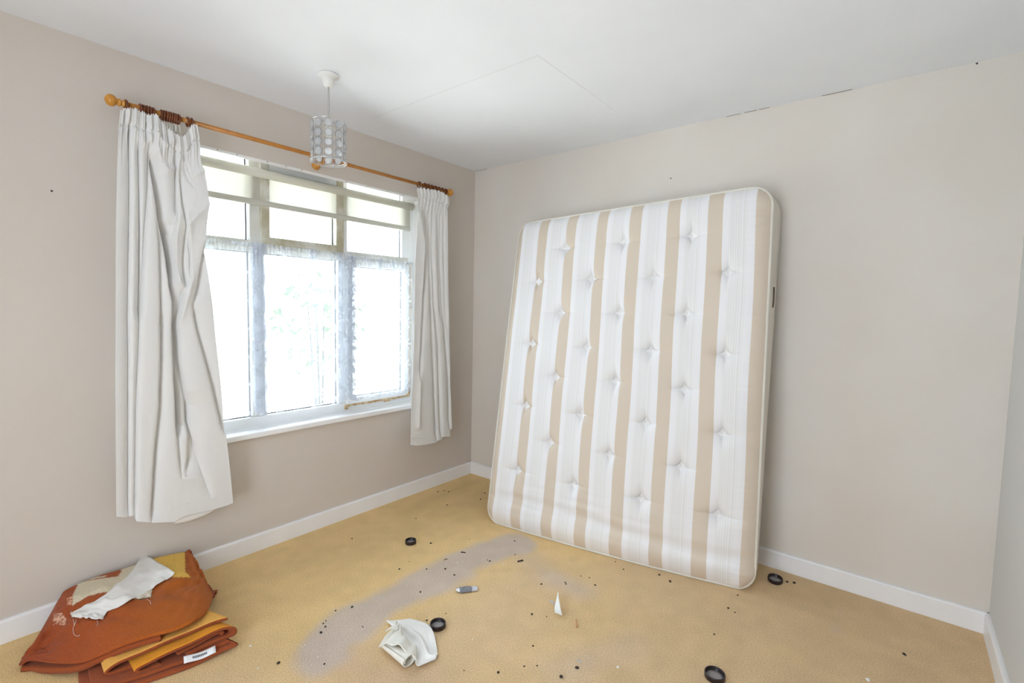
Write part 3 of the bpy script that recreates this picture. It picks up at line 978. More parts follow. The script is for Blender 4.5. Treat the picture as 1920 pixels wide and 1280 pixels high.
def half_w(Ym):
    d = np.minimum(Ym, MH-Ym); d = np.clip(d, 0, COR)
    return MW/2-(COR-np.sqrt(np.maximum(COR**2-(COR-d)**2, 0)))


nu_, nv_ = 320, 400
tt = np.linspace(0, 1, nv_); Ys = MH*(0.5-0.5*np.cos(PI*np.clip(tt, 0, 1)))*0.15+MH*tt*0.85
ss = np.linspace(0, 1, nu_)
Yg = Ys[:, None]*np.ones((1, nu_)); hw = half_w(Yg)
Xg = MW/2+(ss[None]-0.5)*2*hw
edge = np.minimum(np.minimum(Xg-(MW/2-hw), (MW/2+hw)-Xg), np.minimum(Yg, MH-Yg))
puff = 0.038*(1-np.exp(-np.maximum(edge, 0)/0.035))
tufts = [(0.397, 1.739), (0.778, 1.74), (1.154, 1.738), (0.21, 1.537), (0.586, 1.536), (0.965, 1.529), (1.339, 1.537), (0.399, 1.336), (0.78, 1.333), (1.15, 1.331), (0.21, 1.137), (0.592, 1.133), (0.97, 1.131), (1.346, 1.132), (0.404, 0.943), (0.782, 0.949), (1.157, 0.94), (0.209, 0.748), (0.588, 0.739), (0.966, 0.742), (1.348, 0.738), (0.402, 0.551), (0.776, 0.542), (1.16, 0.544), (0.2, 0.35), (0.579, 0.34), (0.966, 0.342), (1.344, 0.341)]
for k, (tx, ty) in enumerate(tufts):
    dx = Xg-tx; dy = Yg-ty; r = np.hypot(dx, dy)
    rn = (np.abs(dx)**(2/3)+np.abs(dy)**(2/3))**1.5
    qn = 0.45*rn+0.55*r
    puff -= 0.033*np.exp(-(np.maximum(qn-0.017, 0)/0.033)**1.1)
    sxl = 0.055+0.02*rs.rand()
    puff -= 0.0055*np.exp(-np.abs(dy)/0.005)*np.exp(-(np.abs(dx)/sxl)**1.8)
    puff -= 0.0045*np.exp(-np.abs(dx)/0.005)*np.exp(-(np.abs(dy)/0.048)**1.8)
puff += 0.005*vnoise((nv_, nu_), (14, 11), 21)
# slack crinkles across the foot and beside the right edge
cr_ = vnoise((nv_, nu_), (70, 7), 22)
puff += 0.0045*cr_*np.exp(-((Yg-0.22)/0.12)**2)
puff += 0.0075*np.exp(-((Yg-0.085)/0.045)**2)-0.0095*np.exp(-((Yg-0.165-0.02*np.sin(Xg*4))/0.03)**2)*np.clip(edge/0.1, 0, 1)
puff += 0.003*vnoise((nv_, nu_), (120, 5), 23)*np.exp(-((Xg-1.46)/0.05)**2)


def stripe_mat():
    m = bpy.data.materials.new('striped_mattress_ticking'); m.use_nodes = True
    nt = m.node_tree; b = nt.nodes['Principled BSDF']; N = nt.nodes.new; L = nt.links.new
    b.inputs['Roughness'].default_value = 0.62; b.inputs['Sheen Weight'].default_value = 0.15
    uv = N('ShaderNodeUVMap'); sx = N('ShaderNodeSeparateXYZ'); L(uv.outputs[0], sx.inputs[0])
    m1 = N('ShaderNodeMath'); m1.operation = 'FRACT'; L(sx.outputs[0], m1.inputs[0])
    cr = N('ShaderNodeValToRGB'); cr.color_ramp.interpolation = 'CONSTANT'
    W_ = (0.80, 0.80, 0.825, 1); T_ = (0.635, 0.55, 0.455, 1); G_ = (0.735, 0.735, 0.735, 1); G2 = (0.77, 0.77, 0.775, 1)
    st = [(0.0, T_), (0.325, W_), (0.46, G2), (0.485, W_), (0.50, G_), (0.53, G2), (0.55, G_), (0.58, W_), (0.595, G_), (0.625, G2), (0.66, G_), (0.69, W_), (0.705, G_), (0.73, W_), (0.755, G_), (0.80, W_), (0.815, G2), (0.84, W_)]
    el = cr.color_ramp.elements
    el[0].position = 0; el[0].color = T_; el[1].position = st[1][0]; el[1].color = st[1][1]
    for p_, c_ in st[2:]:
        e = el.new(p_); e.color = c_
    L(m1.outputs[0], cr.inputs[0]); L(cr.outputs[0], b.inputs['Base Color'])
    n = N('ShaderNodeTexNoise'); n.inputs['Scale'].default_value = 700
    tc = N('ShaderNodeTexCoord'); L(tc.outputs['Object'], n.inputs['Vector'])
    bp = N('ShaderNodeBump'); bp.inputs['Strength'].default_value = 0.15; bp.inputs['Distance'].default_value = 0.0006
    L(n.outputs[0], bp.inputs['Height']); L(bp.outputs[0], b.inputs['Normal'])
    return m


mattress = empty('mattress', (1.43, -0.35, 0))
uvm = np.stack([(Xg-0.191)/0.2095+0.004*np.sin(Yg*6+Xg*9)+4.0, Yg], -1)
uvm[..., 0] = np.interp(Xg, [0, 0.052, 0.191, 0.398, 0.606, 0.808, 1.022, 1.234, 1.457, 1.52], [-0.35+1, 0.325+0, 1, 2, 3, 4, 5, 6, 7, 7.31])
uvm[..., 0] = np.where(Xg < 0.050, 0.16, uvm[..., 0])
uvm[..., 0] += 0.012*np.sin(Yg*7+Xg*5)*(Xg > 0.06)*(Xg < 1.46)
front = grid_obj('quilted_panel', mat_pt(Xg, Yg, puff), stripe_mat(), uv=uvm)
# outline loop (counter-clockwise seen from the room)
def outline(n=420):
    pts = []
    c = COR
    segs = []
    cor = [(MW-c, c, -PI/2), (MW-c, MH-c, 0), (c, MH-c, PI/2), (c, c, PI)]
    for (cx_, cy_, a0) in cor:
        for k in range(25):
            a_ = a0+k/24*PI/2
            pts.append((cx_+c*math.cos(a_), cy_+c*math.sin(a_)))
    pts.append(pts[0]); pts = np.array(pts)
    d = np.concatenate([[0], np.cumsum(np.hypot(*np.diff(pts, axis=0).T))])
    q = np.linspace(0, d[-1], n+1)[:-1]
    return np.stack([np.interp(q, d, pts[:, 0]), np.interp(q, d, pts[:, 1])], -1)


OL = outline()
ctr = np.array([MW/2, MH/2])
side_rows = []
for k, b_ in enumerate(np.linspace(0, 1, 16)):
    bulge = 0.010*math.sin(PI*b_)
    o_ = OL+(OL-ctr)/np.linalg.norm(OL-ctr, axis=1)[:, None]*bulge
    crk = 0.002*vnoise((len(OL), 4), (60, 3), 30+k//4)[:, 1]
    o_ = o_+crk[:, None]
    q = mat_pt(o_[:, 0], np.maximum(o_[:, 1], 0.001), -MD*b_*np.ones(len(OL)))
    side_rows.append(q)
SRW = np.array(side_rows)
SRW[..., 2] = np.maximum(SRW[..., 2], 0.004); SRW[..., 1] = np.minimum(SRW[..., 1], -0.006)
border = grid_obj('mattress_border', SRW, SIDE, closed_v=True)
pp = mat_pt(OL[:, 0], OL[:, 1], 0.003*np.ones(len(OL))); pp[:, 2] = np.maximum(pp[:, 2], 0.006)
pip = tube('piping', pp, 0.0062, PIPE, None, 8, True)
pb = SRW[-1].copy()
pip2 = tube('piping', pb, 0.0055, PIPE, None, 8, True)
bk = mat_pt(Xg[::8, ::8], Yg[::8, ::8], -MD-0.004*np.ones_like(Xg[::8, ::8]))
bk[..., 1] = np.minimum(bk[..., 1], -0.004); bk[..., 2] = np.maximum(bk[..., 2], 0.002)
back = grid_obj('back_panel', bk, SIDE, flip=True)
keep(mattress, front, border, pip, pip2, back)
for k, (tx, ty) in enumerate(tufts):
    rr = []
    ang = np.linspace(0, 2*PI, 33)[:-1]
    prof = 0.034*(np.abs(np.cos(ang))**(2/3)+np.abs(np.sin(ang))**(2/3))**-1.5
    rings = []
    for f, hgt in ((1.0, 0.0), (0.85, 0.0022), (0.5, 0.0035), (0.02, 0.0040)):
        xx_ = tx+prof*f*np.cos(ang); yy_ = ty+prof*f*np.sin(ang)
        ix = np.clip(np.searchsorted(Ys, yy_), 0, nv_-1)
        jx = np.clip((((xx_-MW/2)/(2*half_w(yy_)))+0.5)*(nu_-1), 0, nu_-1).astype(int)
        base_d = puff[ix, jx]
        rings.append(mat_pt(xx_, yy_, base_d+0.0022+hgt*0.9))
    tf = grid_obj('tuft', np.array(rings), TUFT, closed_v=True, flip=True)
    keep(mattress, tf)
# handle strap and vent slit on the right border
hy = np.linspace(1.47, 1.37, 10)
hp = [mat_pt(np.array(MW+0.011+0.002*math.sin(PI*k/9)), np.array(y_), np.array(-0.075)) for k, y_ in enumerate(hy)]
hs = tube('handle_cord', hp, 0.0035, mat('dark_cord', (0.10, 0.08, 0.07), 0.8), None, 6)
keep(mattress, hs)
tag(mattress, 'beige and white striped buttoned double mattress leaning upright against the back wall', 'mattress')

# ------------------------------------------------------------------ blankets by the left skirting
import itertools
blk = empty('yellow_blanket', (0.5, -2.3, 0))
O_ = np.array([0.565, -2.455]); Dv = np.array([0.24, 0.97]); Dv /= np.linalg.norm(Dv); Bv = np.array([-Dv[1], Dv[0]])


def spline(pts, n):
    pts = np.array(pts, float); k = len(pts)
    P = np.vstack([2*pts[0]-pts[1], pts, 2*pts[-1]-pts[-2]])
    out = []
    for q in np.linspace(0, k-1-1e-9, n):
        i = int(q); f = q-i; p0, p1, p2, p3 = P[i:i+4]
        out.append(0.5*((2*p1)+(-p0+p2)*f+(2*p0-5*p1+4*p2-p3)*f*f+(-p0+3*p1-3*p2+p3)*f**3))
    return np.array(out)


def ribbon(prof, depth, off, m_top, m_rim, m_back, th=0.011, name='blanket_layer', skew=0.0, flip=True):
    pr = spline(prof, 90); rows = []
    for k, b in enumerate(np.linspace(0, 1, 26)):
        d = off+depth*b
        a_ = 0.18+(pr[:, 0]-0.18)*(1-0.30*b)-0.10*b
        z_ = pr[:, 1]*(1-0.12*b)+0.0015*np.sin(a_*40+b*5)
        wob = 0.004*np.sin(pr[:, 0]*22)
        x_ = O_[0]+Dv[0]*a_+Bv[0]*(d+wob); y_ = O_[1]+Dv[1]*a_+Bv[1]*(d+wob)
        rows.append(np.stack([np.maximum(x_, 0.03), y_, z_], -1))
    o = grid_obj(name, np.array(rows), [m_top, m_rim, m_back])
    if flip:
        o.data.flip_normals()
    solidify(o, th, 0, 1, 2)
    return o


LA = ribbon([(.385, .093), (.30, .094), (.20, .084), (.10, .068), (.045, .058), (.016, .044), (.022, .031), (.05, .026), (.10, .030)], 0.30, 0.0, YELB, BROWNB, BROWNB)
LB = ribbon([(.17, .022), (.13, .018), (.105, .024), (.100, .036), (.13, .046), (.20, .060), (.30, .074), (.365, .078), (.398, .070), (.408, .054), (.395, .042), (.33, .036), (.25, .028)], 0.30, -0.036, ORNB, BROWNB, BROWNB, flip=False)
LC_ = ribbon([(.22, .037), (.29, .052), (.345, .061), (.368, .057), (.362, .048)], 0.30, -0.026, BROWNB, BROWNB, BROWNB, 0.009)
LD = ribbon([(-.05, .007), (.10, .007), (.25, .008), (.39, .022), (.405, .030)], 0.33, -0.080, BROWNB, BROWNB, BROWNB, 0.010)
LE = ribbon([(-.02, .019), (.08, .018), (.20, .019), (.33, .024), (.385, .033)], 0.30, -0.058, BROWNB, BROWNB, BROWNB, 0.009)
keep(blk, LA, LB, LC_, LD, LE)
# care label stitched on the front edge
tl = []
for k, a_ in enumerate(np.linspace(0.235, 0.335, 10)):
    row = []
    for j, b_ in enumerate(np.linspace(0, 1, 5)):
        d = -0.062-0.022*b_
        row.append((O_[0]+Dv[0]*a_+Bv[0]*d, O_[1]+Dv[1]*a_+Bv[1]*d, 0.040-0.014*b_+0.003*math.sin(a_*60)))
    tl.append(row)
lab = grid_obj('care_label', tl, mat('white_label', (0.82, 0.82, 0.84), 0.6)); solidify(lab, 0.001)
lab['label'] = 'white woven care label'
keep(blk, lab)
# faded grey print on the label, too worn to read
for k in range(9):
    a_ = 0.262+k*0.0052
    P4 = []
    for aa, bb_ in ((a_, 0.35), (a_+0.0036, 0.35), (a_+0.0036, 0.68), (a_, 0.68)):
        d = -0.062-0.022*bb_
        P4.append((O_[0]+Dv[0]*aa+Bv[0]*d, O_[1]+Dv[1]*aa+Bv[1]*d, 0.040-0.014*bb_+0.003*math.sin(aa*60)+0.0016))
    if k == 0:
        VV, FF = [], []
    i0 = len(VV); VV += P4; FF.append((i0, i0+1, i0+2, i0+3))
me = bpy.data.meshes.new('label_print'); me.from_pydata(VV, [], FF)
lp = link('label_print', me, mat('grey_ink', (0.12, 0.13, 0.15), 0.8)); lp.parent = lab
lp.matrix_parent_inverse = Matrix.Identity(4)
tag(blk, 'folded amber-yellow wool blanket with brown edging and a white care label, underneath the brown blanket', 'blanket')

# brown blanket heaped over it
def P3(u, v, z=None, x=None):
    return at(u, v, 2, z) if z is not None else at(u, v, 0, x)


Fc = spline([P3(38, 1244, .030), P3(60, 1240, .036), P3(100, 1243, .045), P3(150, 1240, .058), P3(190, 1220, .085), P3(230, 1202, .112), P3(275, 1188, .122), P3(325, 1175, .130), P3(362, 1158, .135), P3(388, 1138, .120), P3(397, 1115, .095)], 130)
Bc = spline([P3(45, 1232, .03), P3(66, 1200, .055), P3(97, 1146, None, .05), P3(112, 1120, None, .045), P3(126, 1104, None, .045), P3(180, 1081, None, .04), P3(230, 1066, None, .04), P3(290, 1046, None, .04), P3(330, 1037, None, .04), P3(352, 1034, None, .04), P3(361, 1038, None, .05)], 130)
nt_ = 90
rows = []
# rolled-under front edge first, then up and over to the wall
back_dir = Bc-Fc; back_dir[:, 2] = 0; back_dir /= np.linalg.norm(back_dir, axis=1)[:, None]
sfr = np.linspace(0, 1, 130)
rad = np.interp(sfr, [0, .12, .3, .42, .6, 1], [.004, .004, .004, .009, .008, .008])
gap = np.interp(sfr, [0, .03, .08, .16, .26, .36, 1], [.0, .010, .020, .018, .009, .0, .0])[:, None]
Fc[:, 2] += gap[:, 0]*0.6
nun = 16
under = []
for k in range(7):
    d = 0.075*(1-k/6)
    under.append(Fc+back_dir*(d+0.0)+np.array([0, 0, 1.0])*(-2*rad[:, None]+0.15*d*np.clip(sfr-0.2, 0, 1)[:, None]))
for k in range(1, nun):
    a_ = -PI/2-PI*k/nun
    under.append(Fc+back_dir*(rad*math.cos(a_)*1.25)[:, None]+np.array([0, 0, 1.0])*(-rad+rad*math.sin(a_))[:, None])
rows += under
nz = vnoise((nt_, 130), (5, 9), 41); nz2 = vnoise((nt_, 130), (14, 22), 42)
for i, t in enumerate(np.linspace(0, 1, nt_)):
    hgt = t**0.80
    p = Fc*(1-t)+Bc*t
    p[:, 2] = Fc[:, 2]*(1-hgt)+Bc[:, 2]*hgt
    fall = math.sin(PI*min(1, t*1.0))
    p[:, 2] += 0.020*fall*np.interp(sfr, [0, .15, .4, .8, 1], [.25, .5, 1, 1, .5])
    # crumpled valley left of the cloth and creases at the right end
    p[:, 2] += fall*(0.034*nz[i]+0.014*nz2[i])
    p[:, 2] -= 0.016*math.exp(-((t-0.35)/0.18)**2)*np.exp(-((sfr-0.17)/0.05)**2)
    p[:, 2] += 0.010*math.exp(-((t-0.55)/0.25)**2)*np.exp(-((sfr-0.23)/0.05)**2)
    p[:, 2] += 0.006*np.sin((sfr-0.86)*90+t*4)*np.clip((sfr-0.86)/0.14, 0, 1)*fall
    rows.append(p)
BP = np.array(rows)
BP[..., 0] = np.maximum(BP[..., 0], 0.022)
up_, vp_ = proj(BP)


def in_poly(px, py, poly):
    poly = np.array(poly); ins = np.zeros(px.shape, bool); n = len(poly)
    for i in range(n):
        x1, y1_ = poly[i]; x2, y2_ = poly[(i+1) % n]
        c = ((y1_ > py) != (y2_ > py)) & (px < (x2-x1)*(py-y1_)/((y2_-y1_) if y2_ != y1_ else 1e-9)+x1)
        ins ^= c
    return ins


c8 = lambda pts: [(120+x/6.4, 1020+y/6.4) for x, y in pts]
c6 = lambda pts: [(20+x/4.923, 1020+y/4.923) for x, y in pts]
CB = np.array(lin(170, 88, 14)); CBR = np.array(lin(152, 68, 30)); CY_ = np.array(lin(226, 184, 84)); CC_ = np.array(lin(212, 200, 174)); CP = np.array(lin(214, 168, 140))
wx = np.interp(up_, [60, 200, 330], [0, 0.4, 1])[..., None]
bc = CBR*(1-wx)+CB*wx
top_mask = np.zeros(BP.shape[:2], bool); top_mask[len(under)+4:] = True
for poly, c_ in ((c8([(1000, 60), (1450, 60), (1455, 330), (1520, 395), (1330, 395), (1000, 300)]), CY_),
                 (c8([(95, 745), (110, 600), (170, 470), (200, 450), (450, 410), (650, 385), (695, 312), (700, 200), (900, 200), (1045, 560), (1040, 640), (900, 665), (480, 570), (300, 620), (150, 700)]), CC_),
                 (c6([(400, 640), (470, 632), (520, 700), (495, 748), (430, 735), (388, 742)]), CP), (c6([(520, 500), (572, 478), (566, 545), (522, 575)]), CP),
                 (c8([(210, 425), (520, 370), (480, 395), (240, 437)]), CC_*0.9)):
    msk = in_poly(up_, vp_, poly) & top_mask
    bc[msk] = c_
spk = (vnoise(BP.shape[:2], (100, 120), 7) > 0.12) & (in_poly(up_, vp_, c6([(380, 620), (580, 470), (570, 560), (530, 720), (380, 760)])))
bc[spk & top_mask] = CBR
WOOL = attr_mat('patterned_brown_wool', 0.95, 300, 0.22, (420, 0.5, 0.002), 0.06)
bb_ = grid_obj('brown_blanket', BP, WOOL, cols=bc)
solidify(bb_, 0.008, -1)
# second folded thickness under the front edge
U2 = []
for k in range(6):
    d = 0.07*(1-k/5); U2.append(Fc+back_dir*(d-0.006)+np.array([0, 0, 1.0])*(-2*rad[:, None]-0.020-gap+0.1*d))
for k in range(1, 10):
    a_ = -PI/2-PI*k/10
    U2.append(Fc+back_dir*(-0.004+0.010*math.cos(a_))[:, None] if False else Fc+back_dir*(0.004+0.007*math.cos(a_))+np.array([0, 0, 1.0])*((-2*rad-0.013+0.007*math.sin(a_))[:, None]-gap))
for k in range(6):
    d = 0.07*k/5; U2.append(Fc+back_dir*(d+0.004)+np.array([0, 0, 1.0])*(-2*rad[:, None]-0.006-gap))
U2 = np.array(U2)[:, 1:85]
U2[..., 2] = np.maximum(U2[..., 2], 0.004)
fo2 = solidify(grid_obj('folded_under_layer', U2, BROWNB), 0.006, 0)
keep(bb_, fo2)
# brown bound edge bunching at the right-hand end
e1 = spline([P3(358, 1034, None, .045), P3(358, 1055, None, .07), P3(365, 1078, None, .10), P3(378, 1098, None, .14), P3(392, 1108, None, .18), P3(408, 1107, .045)], 40)
e2 = spline([P3(350, 1034, None, .045), P3(349, 1056, None, .09), P3(357, 1082, None, .14), P3(372, 1104, None, .19), P3(386, 1122, .085), P3(398, 1120, .03)], 40)
bw = []
for k in range(7):
    f = k/6; bw.append(e1*(1-f)+e2*f+np.array([0, 0, 1])*0.010*math.sin(PI*f))
ed = solidify(grid_obj('bound_edge', bw, BROWNB), 0.008, 0)
e3 = spline([P3(361, 1046, None, .045), P3(368, 1078, None, .08), P3(384, 1100, None, .12), P3(398, 1112, .03), P3(406, 1103, .02)], 40)
bw = [e1*(1-f)+e3*f+np.array([0, 0, -0.02*f]) for f in np.linspace(0, 1, 5)]
bw = np.array(bw); bw[..., 2] = np.maximum(bw[..., 2], 0.005)
ed2 = solidify(grid_obj('bound_edge', bw, BROWNB), 0.007, 0)
keep(bb_, ed, ed2)
tag(bb_, 'rust-brown wool blanket with cream and yellow pattern heaped against the left skirting board', 'blanket')

# ------------------------------------------------------------------ things lying on other things: drop onto a surface
bpy.context.view_layer.update()


def bvh_of(objs):
    dg = bpy.context.evaluated_depsgraph_get(); V = []; F_ = []
    for o in objs:
        e = o.evaluated_get(dg); me_ = e.to_mesh(); off = len(V)
        V += [tuple(o.matrix_world@v.co) for v in me_.vertices]; F_ += [tuple(i+off for i in p.vertices) for p in me_.polygons]
        e.to_mesh_clear()
    return BVHTree.FromPolygons(V, F_)


tree = bvh_of([bb_, LA, LB])


def on_heap(u, v, lift=0.004, default=0.12):
    h = tree.ray_cast(Vector(CAM), Vector(ray(u, v)))
    if h[0] is not None:
        return np.array(h[0])
    return at(u, v, 2, default)


def strip(name, A, B, n, m, mt, lift, seed, bulge=0.0, parent=None, dflt=0.15):
    A = spline(A, n); B = spline(B, n); rows_ = []
    nz_ = vnoise((m, n), (3, 10), seed)
    for j, f in enumerate(np.linspace(0, 1, m)):
        row = []
        for i in range(n):
            u, v = A[i]*(1-f)+B[i]*f
            p = on_heap(u, v, default=dflt)
            row.append(p)
        rows_.append(row)
    R = np.array(rows_)
    # cloth is stiffer than what it lies on: smooth, then lift clear of the heap
    Z = R.copy()
    for _ in range(10):
        Z[1:-1] = (Z[:-2]+Z[2:]+2*Z[1:-1])/4; Z[:, 1:-1] = (Z[:, :-2]+Z[:, 2:]+2*Z[:, 1:-1])/4
    Z[..., 2] = np.maximum(Z[..., 2], R[..., 2])+lift+0.018*np.maximum(nz_, 0)+0.006*np.maximum(vnoise((m, n), (5, 16), seed+9), 0)+bulge*np.sin(PI*np.linspace(0, 1, m))[:, None]
    o = grid_obj(name, Z, mt, parent)
    solidify(o, 0.0025, 0)
    return o


wc = strip('white_cloth', [(268, 1040), (256, 1060), (246, 1076), (228, 1092), (205, 1112), (182, 1128), (150, 1143), (131, 1153)],
           [(328, 1079), (314, 1088), (296, 1100), (276, 1112), (252, 1126), (226, 1140), (202, 1148), (193, 1163)], 60, 30, CLOTH, 0.006, 51, 0.003)
# turned hem at the near end and frayed threads
hm = strip('frayed_hem', [(133, 1153), (150, 1155), (170, 1157), (194, 1160)], [(135, 1161), (152, 1163), (172, 1164), (192, 1166)], 24, 5, CLOTH, 0.009, 52)
th = []
for k, q in enumerate(([(137, 1162), (139, 1172), (137, 1182), (140, 1192), (147, 1194), (150, 1191)], [(143, 1162), (142, 1168), (139, 1174)], [(182, 1165), (184, 1170), (181, 1175)], [(275, 1125), (281, 1128), (283, 1134)])):
    pts = spline([on_heap(*p_)+np.array([0, 0, 0.004]) for p_ in q], 20)
    th.append(tube('loose_thread', pts, 0.0006, CLOTH, None, 4))
keep(wc, hm, *th)
tag(wc, 'crumpled strip of white cotton cloth with frayed threads draped over the brown blanket', 'cloth')
cc = strip('cream_cloth', [(254, 1122), (266, 1116), (278, 1110), (286, 1107)], [(262, 1124), (268, 1123), (276, 1121), (282, 1121)], 16, 8, mat('cream_cotton', (0.76, 0.69, 0.56), 0.9), 0.003, 53)
tag(cc, 'small cream scrap of cloth peeping out under the white cotton strip on the brown blanket', 'cloth scrap')

# ------------------------------------------------------------------ things on the carpet
def heap_sheet(name, A, B, n, m, h, mt, parent=None, seed=1, th_=0.004, rows=None):
    A = spline(A, n); B = spline(B, n); nz_ = vnoise((m, n), (4, 6), seed)
    R = []
    for j, f in enumerate(np.linspace(0, 1, m)):
        P_ = A*(1-f)+B*f
        R.append([np.append(fl(P_[i, 0], P_[i, 1]), 0) for i in range(n)])
    R = np.array(R)
    f = np.linspace(0, 1, m)[:, None]; g = np.linspace(0, 1, n)[None]
    R[..., 2] = h(g*np.ones_like(f), f*np.ones_like(g))+0.008*np.clip(nz_, 0, 1)
    o = grid_obj(name, R, mt, parent); solidify(o, th_, 0)
    return o


fcl = heap_sheet('dust_cloth', [(724, 1167), (752, 1166), (771, 1165), (800, 1172), (812, 1190), (819, 1216), (820, 1232)],
                 [(745, 1186), (752, 1200), (762, 1216), (774, 1236), (781, 1250), (788, 1253), (817, 1240)], 60, 40,
                 lambda g, f: 0.006+0.012*np.exp(-((f-0.42-0.12*g)/0.07)**2)*np.clip(g*6, 0, 1)+0.004*np.sin(g*7+f*5)**2, CLOTH, None, 61)
CL2 = mat('cream_white_cloth', (0.78, 0.765, 0.70), 0.9, noise=(30, (0.66, 0.64, 0.57), 0.5), bump=(1200, 0.3, 0.0005))


def conic(name, p0, p1, r0, r1, turns, n, m, mt, lift=0.0, start=0.0, squash=0.75):
    """rolled cone of cloth lying on the floor from p0 to p1"""
    p0 = np.array(p0, float); p1 = np.array(p1, float); ax = p1-p0; ax /= np.linalg.norm(ax)
    sd = np.array([-ax[1], ax[0], 0]); rows_ = []
    for i, t in enumerate(np.linspace(0, 1, n)):
        r_ = r0*(1-t)+r1*t; c = p0*(1-t)+p1*t; row = []
        for j, q in enumerate(np.linspace(0, 1, m)):
            a_ = start+q*turns*2*PI
            rr = r_*(1-0.28*q)
            row.append(c+sd*rr*math.cos(a_)+np.array([0, 0, 1])*(r_*squash+rr*squash*math.sin(a_)+lift))
        rows_.append(row)
    o = grid_obj(name, rows_, mt); solidify(o, 0.0028, 0)
    return o


w0 = np.append(fl(722, 1216), 0.004); w1 = np.append(fl(768, 1252), 0.004)
roll = conic('rolled_corner', w0, w1, 0.017, 0.030, 1.15, 26, 40, CL2, 0.004, 2.4)
fold2 = heap_sheet('folded_corner', [(748, 1184), (735, 1194), (722, 1206), (710, 1222)], [(752, 1196), (768, 1222), (780, 1226), (782, 1252)], 24, 34,
                   lambda g, f: 0.020+0.030*np.sin(PI*f)*(0.5+0.5*g)+0.010*np.sin(9*f+3*g)**2, CL2, None, 62)
fold3 = heap_sheet('folded_corner', [(746, 1186), (734, 1196), (722, 1204)], [(738, 1192), (748, 1198), (742, 1202)], 16, 12,
                   lambda g, f: 0.045+0.010*np.sin(PI*f), CL2, None, 63)
keep(fcl, roll, fold2, fold3)
tag(fcl, 'crumpled white cloth lying on the carpet with one corner rolled up beside a castor cup', 'cloth')


def castor_cup(u, v, r, tilt, label, face=0.0):
    p = fl(u, v)
    c = empty('castor_cup', (p[0], p[1], 0.0))
    body = lathe_obj('cup_wall', [(r*0.93, 0.0), (r, 0.003), (r, 0.017), (r*0.985, 0.020), (r*0.90, 0.020), (r*0.87, 0.017), (r*0.85, 0.0075), (r*0.80, 0.006)], (0, 0, 0), CUP, None, 2, 40, False)
    dish = lathe_obj('cup_floor', [(r*0.93, 0.0005), (r*0.9, 0.0012), (r*0.84, 0.0070), (r*0.5, 0.0064), (r*0.03, 0.0062)], (0, 0, 0), CUPIN, None, 2, 40, True)
    body.parent = c; dish.parent = c
    c.rotation_euler = (tilt, 0, face)
    if tilt:
        c.location.z = r*math.sin(abs(tilt))*0.98
    return tag(c, label, 'castor cup')


castor_cup(770, 1018, 0.031, 0, 'dark brown castor cup alone on the carpet in front of the window wall')
castor_cup(821, 1175, 0.033, 0, 'dark brown castor cup touching the crumpled white cloth on the carpet')
castor_cup(1453, 1090, 0.034, 0.10, 'dark brown castor cup on the carpet by the mattress corner', 0.3)
castor_cup(1340, 1270, 0.036, 0, 'dark brown castor cup nearest the camera, cut by the bottom of the view')

# foil sachet: silver cap end, grey printed middle, clear tail
sa, sb_ = np.append(fl(855, 1109), 0), np.append(fl(895, 1104), 0)
sach = empty('foil_sachet', tuple(sa))
axs = (sb_-sa); ln_ = np.linalg.norm(axs); axs /= ln_; sds = np.array([-axs[1], axs[0], 0])


def flat_piece(name, a0, a1, w0_, w1_, h, mt, th_=0.004):
    rows_ = []
    for t in np.linspace(0, 1, 10):
        w_ = w0_*(1-t)+w1_*t; c = sa+axs*(a0*(1-t)+a1*t)*ln_
        rows_.append([c+sds*w_*q+np.array([0, 0, 0.005+h*(1-q*q)+0.001*math.sin(9*t+4*q)]) for q in np.linspace(-1, 1, 8)])
    o = grid_obj(name, rows_, mt); solidify(o, th_, 0); keep(sach, o); return o


flat_piece('silver_end', 0.0, 0.17, 0.004, 0.019, 0.008, mat('silver_foil', (0.80, 0.81, 0.84), 0.25, metal=0.6, bump=(80, 0.6, 0.01)))
flat_piece('printed_body', 0.17, 0.70, 0.021, 0.021, 0.009, mat('dark_grey_print', (0.16, 0.17, 0.20), 0.45, noise=(240, (0.34, 0.35, 0.38), 0.7), bump=(90, 0.5, 0.01)))
flat_piece('clear_tail', 0.70, 1.0, 0.021, 0.019, 0.004, mat('milky_plastic', (0.62, 0.62, 0.66), 0.3), 0.001)
tag(sach, 'small grey plastic sachet with a silver end lying on the lilac-grey carpet stain', 'sachet')

# twisted scrap of white paper
pa = spline([np.append(fl(1046, 1122), 0.012), np.append(fl(1045, 1135), 0.012), np.append(fl(1045, 1146), 0.010), np.append(fl(1047, 1158), 0.005)], 24)
rows_ = []
for i, c in enumerate(pa):
    t = i/23; w_ = 0.004+0.013*t
    tw = 1.2-1.5*t
    dirs = np.array([math.cos(tw)*0.9, math.cos(tw)*0.45, math.sin(tw)*0.75])
    rows_.append([c+dirs*w_*q+np.array([0, 0, 0.010+0.010*abs(math.sin(tw))]) for q in np.linspace(-1, 1, 8)])
pw = grid_obj('paper_twist', rows_, mat('white_paper', (0.84, 0.84, 0.80), 0.7)); solidify(pw, 0.0012, 0)
tag(pw, 'twisted scrap of stiff white paper standing out on the open carpet', 'paper scrap')
rows_ = [[np.append(fl(u_, v_), 0.004+0.004*(i % 2)) for u_, v_ in ((1028+i*3, 1127+i*3), (1034+i*3, 1126+i*2.4))] for i in range(4)]
q = grid_obj('plastic_film', rows_, CLEARP); solidify(q, 0.0006)
tag(q, 'tiny clear plastic shred just left of the twisted white paper', 'plastic shred')
rows_ = [[np.append(fl(u_, v_), 0.004+0.004*(i % 2)) for u_, v_ in ((1080+i*3, 1240+i*2), (1085+i*2.5, 1238+i*2.2))] for i in range(4)]
